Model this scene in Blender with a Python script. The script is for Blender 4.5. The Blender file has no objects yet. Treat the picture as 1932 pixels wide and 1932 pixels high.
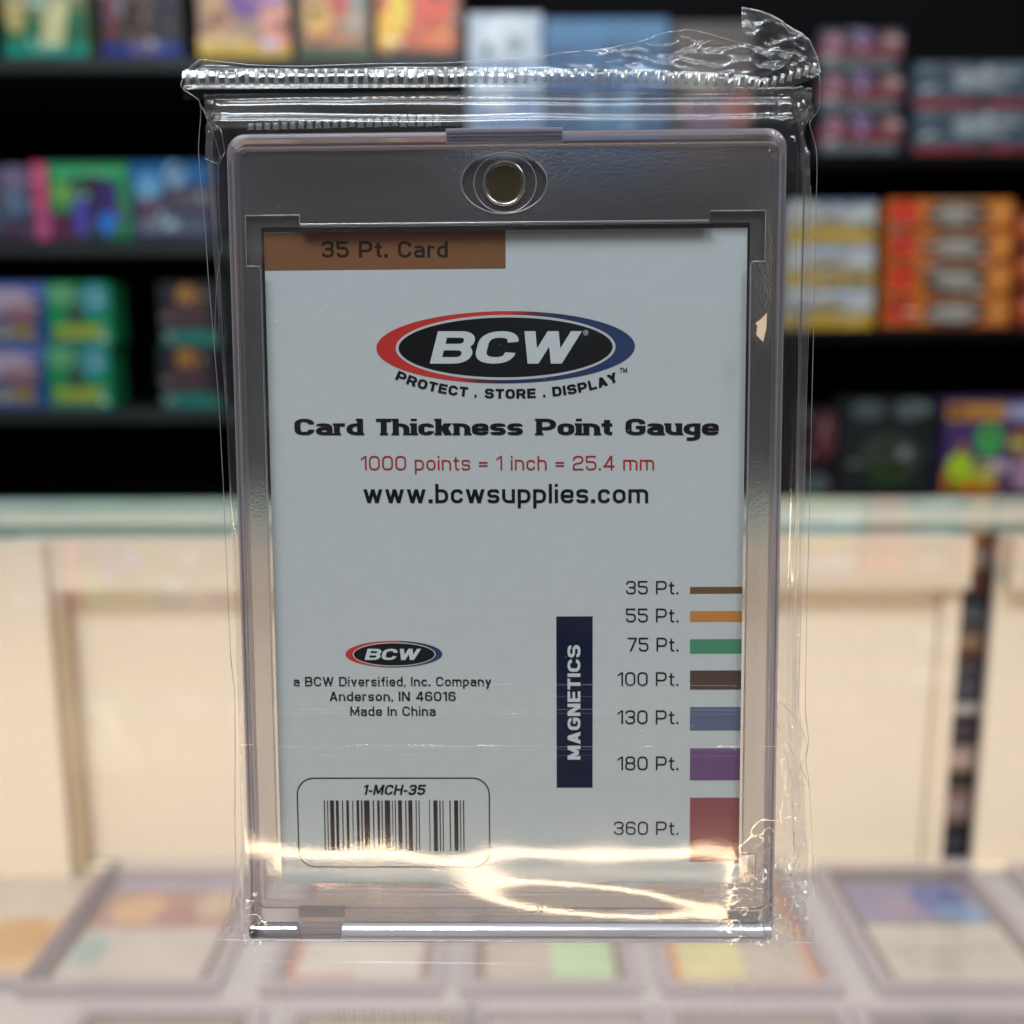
import bpy, bmesh, math, random
import numpy as np
from mathutils import Matrix, Vector, noise
random.seed(7)
SC = bpy.context.scene
COL = SC.collection
MM = 0.001
R = math.radians

# ------------------------------------------------------------------ camera
PITCH, ROLL = R(10.0), R(0.17)
FPX = 1860.0                        # focal length for a frame 1932 units wide
CAM = Vector((0.0, -130.0, 82.3))   # mm, world: X right, Y away, Z up; the counter glass is z = 0
fwd = Vector((0, math.cos(PITCH), -math.sin(PITCH)))
up0 = Vector((0, math.sin(PITCH), math.cos(PITCH)))
rt0 = Vector((1, 0, 0))
rt = rt0*math.cos(ROLL) - up0*math.sin(ROLL)
up = up0*math.cos(ROLL) + rt0*math.sin(ROLL)
cam_d = bpy.data.cameras.new('camera')
cam = bpy.data.objects.new('camera', cam_d); COL.objects.link(cam)
mw = Matrix((( rt.x, up.x, -fwd.x, CAM.x*MM), (rt.y, up.y, -fwd.y, CAM.y*MM), (rt.z, up.z, -fwd.z, CAM.z*MM), (0, 0, 0, 1)))
cam.matrix_world = mw
cam_d.sensor_width = 36.0
cam_d.lens = 36.0*FPX/1932
cam_d.clip_start = 0.01; cam_d.clip_end = 20
cam_d.dof.use_dof = True
cam_d.dof.focus_distance = 0.1305
cam_d.dof.aperture_fstop = 12.6
SC.camera = cam

# ------------------------------------------------------------------ world, exposure
w = bpy.data.worlds.new('World'); SC.world = w; w.use_nodes = True
w.node_tree.nodes['Background'].inputs[0].default_value = (0.55, 0.62, 0.72, 1)
w.node_tree.nodes['Background'].inputs[1].default_value = 0.07
SC.view_settings.view_transform = 'Standard'
SC.view_settings.look = 'None'
SC.view_settings.exposure = 0.0
SC.view_settings.gamma = 1.0
cy = SC.cycles
cy.max_bounces = 16; cy.transmission_bounces = 14; cy.glossy_bounces = 6; cy.diffuse_bounces = 3
cy.transparent_max_bounces = 40
cy.caustics_reflective = False; cy.caustics_refractive = False
cy.sample_clamp_indirect = 6.0
cy.use_denoising = True

# ------------------------------------------------------------------ lamps
def lamp(name, loc, target, sx, sy, power, color):
    d = bpy.data.lights.new(name, 'AREA'); d.shape = 'RECTANGLE'; d.size = sx*MM; d.size_y = sy*MM
    d.energy = power; d.color = color
    o = bpy.data.objects.new(name, d); COL.objects.link(o)
    o.location = Vector(loc)*MM
    o.rotation_euler = (Vector(target)-Vector(loc)).to_track_quat('-Z', 'Y').to_euler()
    return o
WARM = (1.0, 0.73, 0.47)
COOL = (0.90, 0.96, 1.0)
lamp('case_front_strip', (0, -116, -31), (0, 300, -150), 900, 2.0, 0.28, WARM)
lamp('case_rear_strip', (0, 130, -24), (0, 360, -200), 1100, 10, 0.9, WARM)
lamp('case_side_strip', (-640, 120, -24), (0, 300, -210), 500, 10, 0.5, WARM)
lamp('case_side_strip', (640, 120, -24), (0, 300, -210), 500, 10, 0.5, WARM)
lamp('ceiling_panel', (-420, -650, 1500), (0, 300, 0), 900, 250, 21, COOL)
lamp('ceiling_panel', (700, -900, 1500), (0, 300, 0), 300, 900, 10, COOL)
lamp('shelf_fill', (-300, 500, 1500), (0, 1350, 250), 2000, 200, 10, COOL)  # two unseen fill lamps, added to light the shelf wall separately
lamp('shelf_fill', (0, -250, 900), (0, 1350, 100), 1400, 200, 5.5, COOL)

# ------------------------------------------------------------------ unprojection of measured photo positions
def ray(px, py):
    d = fwd + rt*((px-966)/FPX) - up*((py-966)/FPX)
    return d
def on_y(px, py, Y):
    d = ray(px, py); t = (Y-CAM.y)/d.y; return CAM + d*t
def on_z(px, py, Z):
    d = ray(px, py); t = (Z-CAM.z)/d.z; return CAM + d*t
def c2w(v):   # camera vector (right, down, forward) to world
    return rt*v[0] - up*v[1] + fwd*v[2]
EX = c2w((0.99899, -0.0051, -0.01662)).normalized()
EY = c2w((-0.00657, -0.99711, -0.08631)); EY = (EY - EX*EY.dot(EX)).normalized()
EZ = EX.cross(EY).normalized()
CARD = CAM + c2w((-0.672, 7.288, 133.2))
YB = 52.0                                    # card centre above the base edge
ORI = CARD - EY*YB
HM = Matrix(((EX.x, EY.x, EZ.x, ORI.x*MM), (EX.y, EY.y, EZ.y, ORI.y*MM), (EX.z, EY.z, EZ.z, ORI.z*MM), (0, 0, 0, 1)))
def L(px, py, z=0.0):
    """photo position -> (x, y) mm on the holder's own plane at height z above the card"""
    d = ray(px, py); o = ORI + EZ*z
    t = (o-CAM).dot(EZ)/d.dot(EZ); p = CAM + d*t - ORI
    return (p.dot(EX), p.dot(EY))

# ------------------------------------------------------------------ materials
def lin(c):
    c /= 255.0
    return c/12.92 if c <= 0.04045 else ((c+0.055)/1.055)**2.4
def rgb(r, g, b, k=1.0): return (lin(r)*k, lin(g)*k, lin(b)*k, 1)
class N:
    def __init__(s, name):
        s.m = bpy.data.materials.new(name); s.m.use_nodes = True
        s.t = s.m.node_tree; s.t.nodes.clear()
        s.out = s.t.nodes.new('ShaderNodeOutputMaterial')
    def n(s, typ, **kw):
        x = s.t.nodes.new('ShaderNode'+typ)
        for k, v in kw.items():
            if k.startswith('i_'):
                kk = k[2:].replace('_', ' ')
                x.inputs[int(kk) if kk.isdigit() else kk].default_value = v
            else: setattr(x, k, v)
        return x
    def l(s, a, b): s.t.links.new(a, b)
    def done(s, sh): s.l(sh, s.out.inputs[0]); return s.m
def plain(name, col, rough=0.5, spec=0.5, noise_amt=0.08, nscale=60, metal=0.0, bump=0.0, trans=0.0):
    a = N(name); p = a.n('BsdfPrincipled')
    p.inputs['Roughness'].default_value = rough; p.inputs['Specular IOR Level'].default_value = spec
    p.inputs['Metallic'].default_value = metal; p.inputs['Transmission Weight'].default_value = trans
    tc = a.n('TexCoord'); nz = a.n('TexNoise'); nz.inputs['Scale'].default_value = nscale; nz.inputs['Detail'].default_value = 4
    a.l(tc.outputs['Object'], nz.inputs['Vector'])
    mx = a.n('Mix', data_type='RGBA', blend_type='MULTIPLY'); mx.inputs[0].default_value = 1
    mr = a.n('MapRange'); mr.inputs[3].default_value = 1-noise_amt; mr.inputs[4].default_value = 1+noise_amt
    a.l(nz.outputs[0], mr.inputs[0]); mx.inputs[6].default_value = col; a.l(mr.outputs[0], mx.inputs[7])
    a.l(mx.outputs[2], p.inputs['Base Color'])
    if bump:
        b = a.n('Bump'); b.inputs['Strength'].default_value = bump; b.inputs['Distance'].default_value = 0.0002
        a.l(nz.outputs[0], b.inputs['Height']); a.l(b.outputs[0], p.inputs['Normal'])
    return a.done(p.outputs[0])
def sheet(name, tint=(0.97, 0.98, 0.98, 1), ior=1.5, k=1.8, rough=0.03, haze=0.02, bump=0.0, bscale=900, hcol=(0.8, 0.8, 0.82, 1), bdist=0.00005, lobe2=0.0, rough2=0.16, smudge=0.0):
    """thin clear plastic or glass: fresnel reflection over plain transparency plus a little milkiness"""
    a = N(name)
    tr = a.n('BsdfTransparent'); tr.inputs[0].default_value = tint
    gl = a.n('BsdfGlossy'); gl.inputs['Roughness'].default_value = rough; gl.inputs['Color'].default_value = (1, 1, 1, 1)
    fr = a.n('Fresnel'); fr.inputs[0].default_value = ior
    geo = a.n('NewGeometry')
    mu = a.n('Math', operation='MULTIPLY', use_clamp=True); mu.inputs[1].default_value = k
    # fresnel for thin sheets: same from both sides
    lw = a.n('LayerWeight'); lw.inputs[0].default_value = 0.5
    pw = a.n('Math', operation='POWER'); pw.inputs[1].default_value = 5.0
    sub = a.n('Math', operation='SUBTRACT'); sub.inputs[0].default_value = 1.0
    r0 = ((ior-1)/(ior+1))**2
    a.l(lw.outputs['Facing'], pw.inputs[0])
    mad = a.n('Math', operation='MULTIPLY_ADD'); mad.inputs[1].default_value = 1-r0; mad.inputs[2].default_value = r0
    a.l(pw.outputs[0], mad.inputs[0]); a.l(mad.outputs[0], mu.inputs[0])
    df = a.n('BsdfDiffuse'); df.inputs[0].default_value = hcol
    tl = a.n('BsdfTranslucent'); tl.inputs[0].default_value = hcol
    hz = a.n('MixShader'); hz.inputs[0].default_value = 0.5
    a.l(df.outputs[0], hz.inputs[1]); a.l(tl.outputs[0], hz.inputs[2])
    m1 = a.n('MixShader'); m1.inputs[0].default_value = haze
    if smudge:   # handling haze and drawn-film streaks, uneven over the sheet
        tcs = a.n('TexCoord'); mpn = a.n('Mapping'); mpn.inputs['Scale'].default_value = (22, 95, 60)
        ns = a.n('TexNoise'); ns.inputs['Scale'].default_value = 1.0; ns.inputs['Detail'].default_value = 5; ns.inputs['Distortion'].default_value = .6
        a.l(tcs.outputs['Object'], mpn.inputs[0]); a.l(mpn.outputs[0], ns.inputs['Vector'])
        ms = a.n('MapRange'); ms.inputs[1].default_value = .42; ms.inputs[2].default_value = .75; ms.inputs[3].default_value = haze; ms.inputs[4].default_value = haze+smudge
        a.l(ns.outputs[0], ms.inputs[0]); a.l(ms.outputs[0], m1.inputs[0])
    a.l(tr.outputs[0], m1.inputs[1]); a.l(hz.outputs[0], m1.inputs[2])
    glo = gl
    if lobe2:
        gl2 = a.n('BsdfGlossy'); gl2.inputs['Roughness'].default_value = rough2; gl2.inputs['Color'].default_value = (1, 1, 1, 1)
        glo = a.n('MixShader'); glo.inputs[0].default_value = lobe2; a.l(gl.outputs[0], glo.inputs[1]); a.l(gl2.outputs[0], glo.inputs[2])
    m2 = a.n('MixShader'); a.l(mu.outputs[0], m2.inputs[0]); a.l(m1.outputs[0], m2.inputs[1]); a.l(glo.outputs[0], m2.inputs[2])
    if bump:
        tc = a.n('TexCoord'); nz = a.n('TexNoise'); nz.inputs['Scale'].default_value = bscale; nz.inputs['Detail'].default_value = 3
        a.l(tc.outputs['Object'], nz.inputs['Vector'])
        b = a.n('Bump'); b.inputs['Strength'].default_value = bump; b.inputs['Distance'].default_value = bdist
        a.l(nz.outputs[0], b.inputs['Height']); a.l(b.outputs[0], gl.inputs['Normal']); a.l(b.outputs[0], lw.inputs['Normal'])
    return a.done(m2.outputs[0])
def acrylic(name, col=(0.95, 0.93, 0.96, 1), rough=0.0, ior=1.49, haze=0.0, bump=0.0, bscale=1500, hcol=(0.75, 0.72, 0.75, 1), bdist=0.00008):
    """solid acrylic: real refraction through a closed body, smooth or frosted"""
    a = N(name)
    g = a.n('BsdfGlass'); g.inputs['Color'].default_value = col; g.inputs['Roughness'].default_value = rough; g.inputs['IOR'].default_value = ior
    df = a.n('BsdfDiffuse'); df.inputs[0].default_value = hcol
    tl = a.n('BsdfTranslucent'); tl.inputs[0].default_value = hcol
    hz = a.n('MixShader'); hz.inputs[0].default_value = 0.5
    a.l(df.outputs[0], hz.inputs[1]); a.l(tl.outputs[0], hz.inputs[2])
    m1 = a.n('MixShader'); m1.inputs[0].default_value = haze
    a.l(g.outputs[0], m1.inputs[1]); a.l(hz.outputs[0], m1.inputs[2])
    if bump:
        tc = a.n('TexCoord'); nz = a.n('TexNoise'); nz.inputs['Scale'].default_value = bscale; nz.inputs['Detail'].default_value = 2
        a.l(tc.outputs['Object'], nz.inputs['Vector'])
        b = a.n('Bump'); b.inputs['Strength'].default_value = bump; b.inputs['Distance'].default_value = bdist
        a.l(nz.outputs[0], b.inputs['Height']); a.l(b.outputs[0], g.inputs['Normal'])
    return a.done(m1.outputs[0])
_ink = {}
def ink(r, g, b, rough=0.55):
    k = (r, g, b)
    if k not in _ink: _ink[k] = plain('ink_%d_%d_%d' % k, rgb(r, g, b), rough, 0.12, 0.05, 400)
    return _ink[k]

# ------------------------------------------------------------------ object helpers
def tag(o, label=None, cat=None, group=None, kind=None):
    if label: o['label'] = label
    if cat: o['category'] = cat
    if group: o['group'] = group
    if kind: o['kind'] = kind
    return o
def empty(name, label, cat, loc=(0, 0, 0), mat=None, group=None):
    o = bpy.data.objects.new(name, None); COL.objects.link(o); o.empty_display_size = 0.01
    if mat is not None: o.matrix_world = mat
    else: o.location = Vector(loc)*MM
    return tag(o, label, cat, group)
def mesh(name, verts, faces, m, parent=None, smooth=False):
    me = bpy.data.meshes.new(name)
    me.from_pydata([(v[0]*MM, v[1]*MM, v[2]*MM) for v in verts], [], faces)
    me.update()
    if m is not None: me.materials.append(m)
    if smooth: me.polygons.foreach_set('use_smooth', [True]*len(me.polygons))
    o = bpy.data.objects.new(name, me); COL.objects.link(o)
    if parent is not None: o.parent = parent
    return o
def bm_obj(name, bm, m, parent=None, smooth=False):
    me = bpy.data.meshes.new(name)
    for v in bm.verts: v.co *= MM
    bm.to_mesh(me); bm.free()
    for x in (m if isinstance(m, (list, tuple)) else [m]): me.materials.append(x)
    if smooth: me.polygons.foreach_set('use_smooth', [True]*len(me.polygons))
    o = bpy.data.objects.new(name, me); COL.objects.link(o)
    if parent is not None: o.parent = parent
    return o
def box(name, a, b, m, parent=None, bevel=0.0, seg=2):
    bm = bmesh.new()
    bmesh.ops.create_cube(bm, size=1)
    for v in bm.verts:
        v.co = Vector([(a[i]+b[i])/2 + v.co[i]*(b[i]-a[i]) for i in range(3)])
    if bevel:
        bmesh.ops.bevel(bm, geom=list(bm.edges), offset=bevel, segments=seg, profile=0.5, affect='EDGES')
    return bm_obj(name, bm, m, parent)
def rrect(x0, y0, x1, y1, r, n=6):
    pts = []
    for cx, cyy, a0 in ((x1-r, y0+r, -90), (x1-r, y1-r, 0), (x0+r, y1-r, 90), (x0+r, y0+r, 180)):
        for i in range(n+1):
            a = R(a0+90*i/n); pts.append((cx+r*math.cos(a), cyy+r*math.sin(a)))
    return pts
def ring_solid(name, outer, inner, z0, z1, m, parent, bevel=0.0):
    """closed solid between two outlines with the same number of points"""
    n = len(outer); vs = []
    for z in (z0, z1):
        vs += [(p[0], p[1], z) for p in outer] + [(p[0], p[1], z) for p in inner]
    fs = []
    for i in range(n):
        j = (i+1) % n
        fs.append((i, n+i, n+j, j)); fs.append((2*n+i, 2*n+j, 3*n+j, 3*n+i))
        fs.append((i, j, 2*n+j, 2*n+i)); fs.append((n+i, 3*n+i, 3*n+j, n+j))
    return mesh(name, vs, fs, m, parent)
def disc(name, cx, cyy, rx, ry, z, m, parent, n=48):
    vs = [(cx+rx*math.cos(2*math.pi*i/n), cyy+ry*math.sin(2*math.pi*i/n), z) for i in range(n)]
    return mesh(name, vs, [tuple(range(n))], m, parent)
def quad(name, x0, y0, x1, y1, z, m, parent):
    return mesh(name, [(x0, y0, z), (x1, y0, z), (x1, y1, z), (x0, y1, z)], [(0, 1, 2, 3)], m, parent)
def tube(name, pts, rad, m, parent, n=6, closed=False, taper=None):
    vs, fs = [], []; k = len(pts)
    P = [Vector(p) for p in pts]
    for i in range(k):
        t = (P[(i+1) % k]-P[i-1]) if closed else (P[min(i+1, k-1)]-P[max(i-1, 0)])
        t = t.normalized() if t.length > 1e-9 else Vector((1, 0, 0))
        a = t.cross(Vector((0, 0, 1)));
        if a.length < 1e-3: a = t.cross(Vector((0, 1, 0)))
        a.normalize(); b = t.cross(a)
        r = rad if taper is None else rad*taper[i]
        for j in range(n):
            q = P[i] + (a*math.cos(2*math.pi*j/n)+b*math.sin(2*math.pi*j/n))*r
            vs.append(tuple(q))
    for i in range(k if closed else k-1):
        i2 = (i+1) % k
        for j in range(n):
            j2 = (j+1) % n; fs.append((i*n+j, i*n+j2, i2*n+j2, i2*n+j))
    return mesh(name, vs, fs, m, parent, smooth=True)

# ================================================================== display case (setting first)
m_cream = plain('cream_laminate', rgb(230, 220, 206), 0.55, 0.4, 0.03, 12)
m_cream2 = plain('cream_frame', rgb(226, 214, 198), 0.5, 0.4, 0.03, 12)
m_floor = plain('case_floor_board', rgb(168, 164, 166), 0.4, 0.5, 0.05, 20)
m_glass = sheet('counter_glass', (0.985, 0.995, 0.99, 1), 1.5, 1.0, 0.0, 0.0)
m_edge = plain('green_glass_edge', rgb(165, 192, 186), 0.12, 0.7, 0.06, 30)
m_edge2 = plain('polished_rail', rgb(206, 220, 214), 0.25, 0.6, 0.05, 30)
m_edge3 = plain('rail_gasket', rgb(120, 156, 154), 0.4, 0.4, 0.05, 30)
m_black = plain('black_shelving', (0.005, 0.005, 0.006, 1), 0.7, 0.06, 0.2, 8)
m_black2 = plain('black_board_edge', (0.03, 0.034, 0.034, 1), 0.45, 0.3, 0.2, 8)
YR = 374.0; FZ = -207.0
case = empty('display_case', 'glass topped shop display case with cream back doors under the wrapped card holder', 'display case', (0, 130, FZ))
def cb(name, a, b, m, bevel=0.0):
    o = box(name, (a[0], a[1]-130, a[2]-FZ), (b[0], b[1]-130, b[2]-FZ), m, case, bevel); return o
# counter glass: top and underside
g = mesh('glass_top', [(-700, -330, -FZ), (700, -330, -FZ), (700, YR-130+4, -FZ), (-700, YR-130+4, -FZ)], [(0, 1, 2, 3)], m_glass, case)
cb('glass_edge', (-700, YR+4.2, -6), (700, YR+8, -0.3), m_edge, 0.6)
cb('rear_rail', (-700, YR+2, -14.3), (700, YR+12, -6.3), m_edge2, 1.5)
cb('gasket', (-700, YR+1, -18.5), (700, YR+9, -14.6), m_edge3, 1.0)
cb('case_floor', (-700, -200, FZ-12), (700, YR+30, FZ-0.1), m_floor)
m_case_front = plain('case_front_laminate', rgb(90, 88, 84), 0.5, 0.4)
cb('front_panel', (-700, -206, FZ-12), (700, -200.5, -8), m_case_front)
p1 = on_y(86, 1118, YR-14); p2 = on_y(138, 1640, YR-14)
xd = (p1.x+p2.x)/2
cb('back_door', (-700, YR-16, FZ+0.3), (xd, YR-10.5, -18.9), m_cream, 1.0)
ga = on_y(1794, 1340, YR); gb = on_y(1861, 1340, YR)
cb('door_header', (-700, YR-10, on_y(900, 1116, YR-10).z), (ga.x+1, YR-1, -18.7), m_cream2, 1.0)
cb('door_header', (gb.x+2, YR-10, on_y(900, 1116, YR-10).z), (700, YR-1, -18.7), m_cream2, 1.0)
cb('back_door', (xd-20, YR+0.5, FZ+0.3), (ga.x-11, YR+5, -18.8), m_cream)
cb('door_shade_strip', (xd-4, YR-9.9, FZ+0.3), (xd+6, YR-.5, on_y(900, 1116, YR-10).z-.3), plain('beige_shade_strip', rgb(190, 172, 148), .6), 1.5)  # shadow band beside the left door, put in as a beige strip
cb('door_stile', (ga.x-10.7, YR-4, FZ+0.3), (ga.x, YR+6, -19.5), m_cream2, 1.2)
cb('back_door', (gb.x, YR+0.5, FZ+0.3), (700, YR+5, -18.8), m_cream)
cb('sill', (xd+1, YR-8, FZ+0.2), (700, YR-1.5, FZ+5), m_cream2, 1.0)
# what shows through the gap between the doors
gapcols = [((60, 84, 92), 'grey blue'), ((60, 30, 34), 'dark maroon'), ((36, 52, 62), 'dark teal'), ((96, 70, 36), 'ochre'), ((40, 26, 28), 'brown black'), ((44, 42, 56), 'dark slate'), ((150, 150, 148), 'pale grey'), ((40, 34, 46), 'plum black'), ((150, 132, 124), 'dusty pink'), ((26, 28, 20), 'olive black'), ((120, 100, 100), 'mauve grey'), ((22, 24, 34), 'midnight blue')]
hts = [17, 15, 17, 15, 13, 14, 8, 17, 16, 9, 22, 22]
zt = -24.0
for i, ((c, nm), h) in enumerate(zip(gapcols, hts)):
    xo = random.uniform(-1.5, 1.5)
    e = empty('deck_box', '%s box in the stack seen through the door gap, %s from the top' % (nm, ['first', 'second', 'third', 'fourth', 'fifth', 'sixth', 'seventh', 'eighth', 'ninth', 'tenth', 'eleventh', 'twelfth'][i]), 'box', ((ga.x+gb.x)/2+xo, YR+24, zt-h), group='boxes stacked behind the gap between the case doors')
    box('carton', (-24, -14, 0.1), (24, 14, h-0.1), plain('carton_gap', rgb(*c), 0.45, 0.4, 0.2, 60), e, 0.5)
    box('end_label', (-9, -14.6, h*0.3), (9, -14.05, h*0.7), plain('carton_gap_label', rgb(*[min(255, q+34) for q in c]), 0.45, 0.4), e)
    zt -= h
box_back = cb('rear_cavity', (ga.x-60, YR+50, FZ), (gb.x+60, YR+54, -10), m_black)

# ================================================================== shelf wall
YW = 1350.0
unit = empty('shelf_unit', 'black retail shelving of staggered boards behind the display case', 'shelving', (0, YW+130, -700))
def sb(name, a, b, m, bevel=0.0):
    return box(name, (a[0], a[1]-YW-130, a[2]+700), (b[0], b[1]-YW-130, b[2]+700), m, unit, bevel)
sb('back_panel', (-1500, YW+262, -700), (1500, YW+280, 1100), m_black)
XS = on_y(876, 60, YW).x
def zat(py): return on_y(966, py, YW).z
left_rows = [109, 456, 772]; right_rows = [292, 622, 936]
for r_ in left_rows:
    z = zat(r_); sb('shelf_board', (-1500, YW-6, z-18), (XS if r_ < 200 else -30, YW+260, z-0.3), m_black2, 1.5)
for r_ in right_rows:
    z = zat(r_); sb('shelf_board', ((XS+6) if r_ < 300 else 0, YW-6, z-18), (1500, YW+260, z-0.3), m_black, 1.5)
sb('upright', (XS-4, YW+2, -700), (XS+4, YW+261, 1100), m_black)
sb('base_cabinet', (-1500, YW-30, -700), (1500, YW+261, zat(950)), m_black, 3)
_pc = {}
def pm(c, amt=0.25, ns=25):
    k = (tuple(c), amt)
    if k not in _pc: _pc[k] = plain('print_%d_%d_%d' % tuple(c), rgb(*c), 0.35, 0.5, amt*1.9, 45)
    return _pc[k]
def patch(parent, kind, W, H, f, c, k):
    """printed colour area on a carton front; f = fractions x0, y0 (from the bottom), x1, y1"""
    x0, y0, x1, y1 = -W/2+f[0]*W, f[1]*H, -W/2+f[2]*W, f[3]*H
    yy = -0.5-0.25*k
    if kind == 'e':
        n = 20; vs = [((x0+x1)/2+(x1-x0)/2*math.cos(2*math.pi*i/n), yy, (y0+y1)/2+(y1-y0)/2*math.sin(2*math.pi*i/n)) for i in range(n)]
    elif kind == 'd':
        s = (x1-x0)*0.35; vs = [(x0, yy, y0), (x1-s, yy, y0), (x1, yy, y1), (x0+s, yy, y1)]
    else: vs = [(x0, yy, y0), (x1, yy, y0), (x1, yy, y1), (x0, yy, y1)]
    mesh({'e': 'art_shape', 'd': 'art_stripe', 'r': 'printed_band'}[kind], vs, [tuple(range(len(vs)))], pm(c), parent)
def carton(px0, py0, px1, py1, base, patches, label, group=None, depth=60, Y=None, name='card_game_box'):
    Y = YW+8 if Y is None else Y
    a = on_y(px0, (py0+py1)/2, Y); b = on_y(px1, (py0+py1)/2, Y); z1 = on_y((px0+px1)/2, py0, Y).z; z0 = on_y((px0+px1)/2, py1, Y).z
    W, H = b.x-a.x, z1-z0
    e = empty(name, label, 'box', ((a.x+b.x)/2, Y, z0), group=group)
    box('carton', (-W/2, 0, 0.4), (W/2, depth, H-0.4), pm(base, 0.15), e, 1.2)
    for k, (kd, f, c) in enumerate(patches): patch(e, kd, W, H, f, c, k)
    # small print details in the box's own colours
    rg = random.Random(hash(tuple(base))+len(patches)+int(px0))
    for q in range(9):
        c = rg.choice(patches)[2]; t = rg.choice((-.45, -.3, .25, .45)); c = tuple(int((v+(255-v)*t) if t > 0 else v*(1+t)) for v in c)
        w_, h_ = rg.uniform(.05, .2), rg.uniform(.04, .14); x_, y_ = rg.uniform(0, 1-w_), rg.uniform(.03, .97-h_)
        patch(e, rg.choice('eedr'), W, H, (x_, y_, x_+w_, y_+h_), c, len(patches)+q)
    return e
G1 = 'boxes on the top left shelf'; G2 = 'boxes on the middle left shelf'; G3 = 'boxes on the lower left shelf'
carton(4, -70, 162, 107, (120, 125, 90), [('r', (0, 0, 1, .14), (20, 140, 120)), ('r', (0, .14, 1, .5), (48, 110, 80)), ('e', (.02, .25, .28, .8), (190, 170, 110)), ('d', (.42, .1, .85, .8), (205, 200, 150)), ('r', (0, .62, 1, 1), (150, 160, 130)), ('e', (.3, .4, .6, .9), (165, 160, 110)), ('r', (.3, .03, .7, .12), (90, 170, 155))], 'khaki and teal card game box at the far left of the top shelf', G1)
carton(188, -70, 340, 107, (52, 48, 52), [('r', (0, 0, 1, .15), (40, 52, 130)), ('r', (.05, .2, .2, 1), (120, 66, 66)), ('d', (.25, .18, .75, .95), (100, 80, 72)), ('e', (.2, .25, .62, .6), (58, 46, 42)), ('r', (.35, .02, .68, .16), (100, 95, 140)), ('r', (.2, .4, .3, 1), (120, 110, 105))], 'dark brown card game box with a royal blue bottom band on the top shelf', G1)
carton(372, -70, 545, 107, (175, 140, 120), [('r', (0, 0, 1, .13), (220, 180, 50)), ('e', (.05, .2, .4, 1), (200, 160, 120)), ('e', (.3, .4, .75, 1.0), (120, 80, 145)), ('r', (.7, .1, 1, .5), (235, 150, 130)), ('e', (.55, .55, 1, .95), (190, 140, 190)), ('r', (0, .1, .55, .22), (225, 190, 130))], 'purple and yellow card game box left of centre on the top shelf', G1)
carton(560, -70, 700, 107, (52, 74, 48), [('r', (.08, .12, .92, 1), (190, 120, 80)), ('e', (.1, .2, .45, .7), (225, 170, 80)), ('e', (.4, .45, .8, .85), (190, 60, 50)), ('r', (.7, .2, .9, .7), (180, 160, 140)), ('e', (.1, .6, .4, 1), (100, 110, 95)), ('r', (0, 0, 1, .1), (60, 84, 50))], 'green framed card game box with red and gold art on the top shelf', G1)
carton(708, -70, 872, 107, (120, 50, 22), [('r', (.02, .08, .9, 1), (210, 90, 35)), ('e', (.02, .05, .24, .5), (250, 190, 40)), ('e', (.16, .25, .4, .9), (245, 205, 40)), ('e', (.45, .3, .85, .8), (225, 70, 30)), ('e', (.55, .05, .9, .35), (230, 110, 50)), ('r', (0, 0, 1, .06), (40, 32, 20))], 'fiery orange card game box at the right end of the top left shelf', G1)
carton(-60, 312, 62, 452, (62, 72, 92), [('e', (.5, .65, 1, 1), (120, 105, 135)), ('e', (.4, .3, .95, .65), (90, 110, 135)), ('r', (.5, 0, 1, .25), (80, 55, 80)), ('e', (.1, .1, .6, .6), (70, 80, 100))], 'slate blue box cut off at the left frame edge on the middle shelf', G2)
carton(63, 306, 90, 452, (195, 70, 115), [('r', (0, .0, 1, .4), (185, 85, 130)), ('r', (0, .6, 1, .95), (205, 80, 120))], 'narrow bright pink box standing on the middle left shelf', G2, depth=90, Y=YW+2)
carton(92, 306, 246, 452, (45, 130, 85), [('r', (0, .0, .35, .35), (95, 50, 75)), ('e', (.3, 0, .85, .9), (62, 62, 75)), ('e', (.28, .02, .5, .62), (80, 75, 160)), ('e', (.6, .05, .86, .4), (45, 120, 215)), ('e', (.05, .45, .35, .75), (110, 165, 75)), ('r', (.05, .8, .95, .92), (65, 170, 110)), ('e', (.6, .35, .85, .8), (62, 45, 110)), ('e', (.45, .4, .65, .85), (56, 44, 62))], 'green card game box with purple art in the middle of the left shelf', G2)
carton(248, 306, 402, 452, (62, 62, 92), [('r', (0, .72, 1, 1), (35, 95, 150)), ('e', (.05, .5, .4, .85), (95, 155, 195)), ('e', (.42, .68, .68, 1), (130, 175, 205)), ('r', (.1, .08, .85, .3), (110, 115, 130)), ('e', (.1, .3, .5, .55), (90, 55, 75)), ('r', (.5, .4, 1, .65), (85, 80, 90))], 'blue topped card game box nearest the plastic wrap on the middle shelf', G2)
def stackrow(x0, x1, y0, y1, n, base, patches, labels, group, dx=0, **kw):
    for i in range(n):
        a = y0+(y1-y0)*i/n; b = y0+(y1-y0)*(i+1)/n
        carton(x0+dx*i, a+0.6, x1+dx*i, b-0.2, base, patches, labels[i], group, **kw)
stackrow(-90, 90, 532, 770, 2, (70, 85, 140), [('r', (0, .72, 1, .97), (90, 110, 175)), ('e', (.3, .42, .93, .9), (175, 155, 175)), ('e', (.5, .35, .9, .65), (150, 105, 110)), ('r', (0, .1, .85, .3), (150, 125, 60)), ('r', (.0, 0, 1, .1), (70, 90, 140)), ('r', (.88, .1, 1, .6), (40, 75, 125))], ['upper white and blue box at the far left of the lower shelf', 'lower white and blue box at the far left of the lower shelf'], 'white and blue boxes stacked at the far left')
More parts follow.
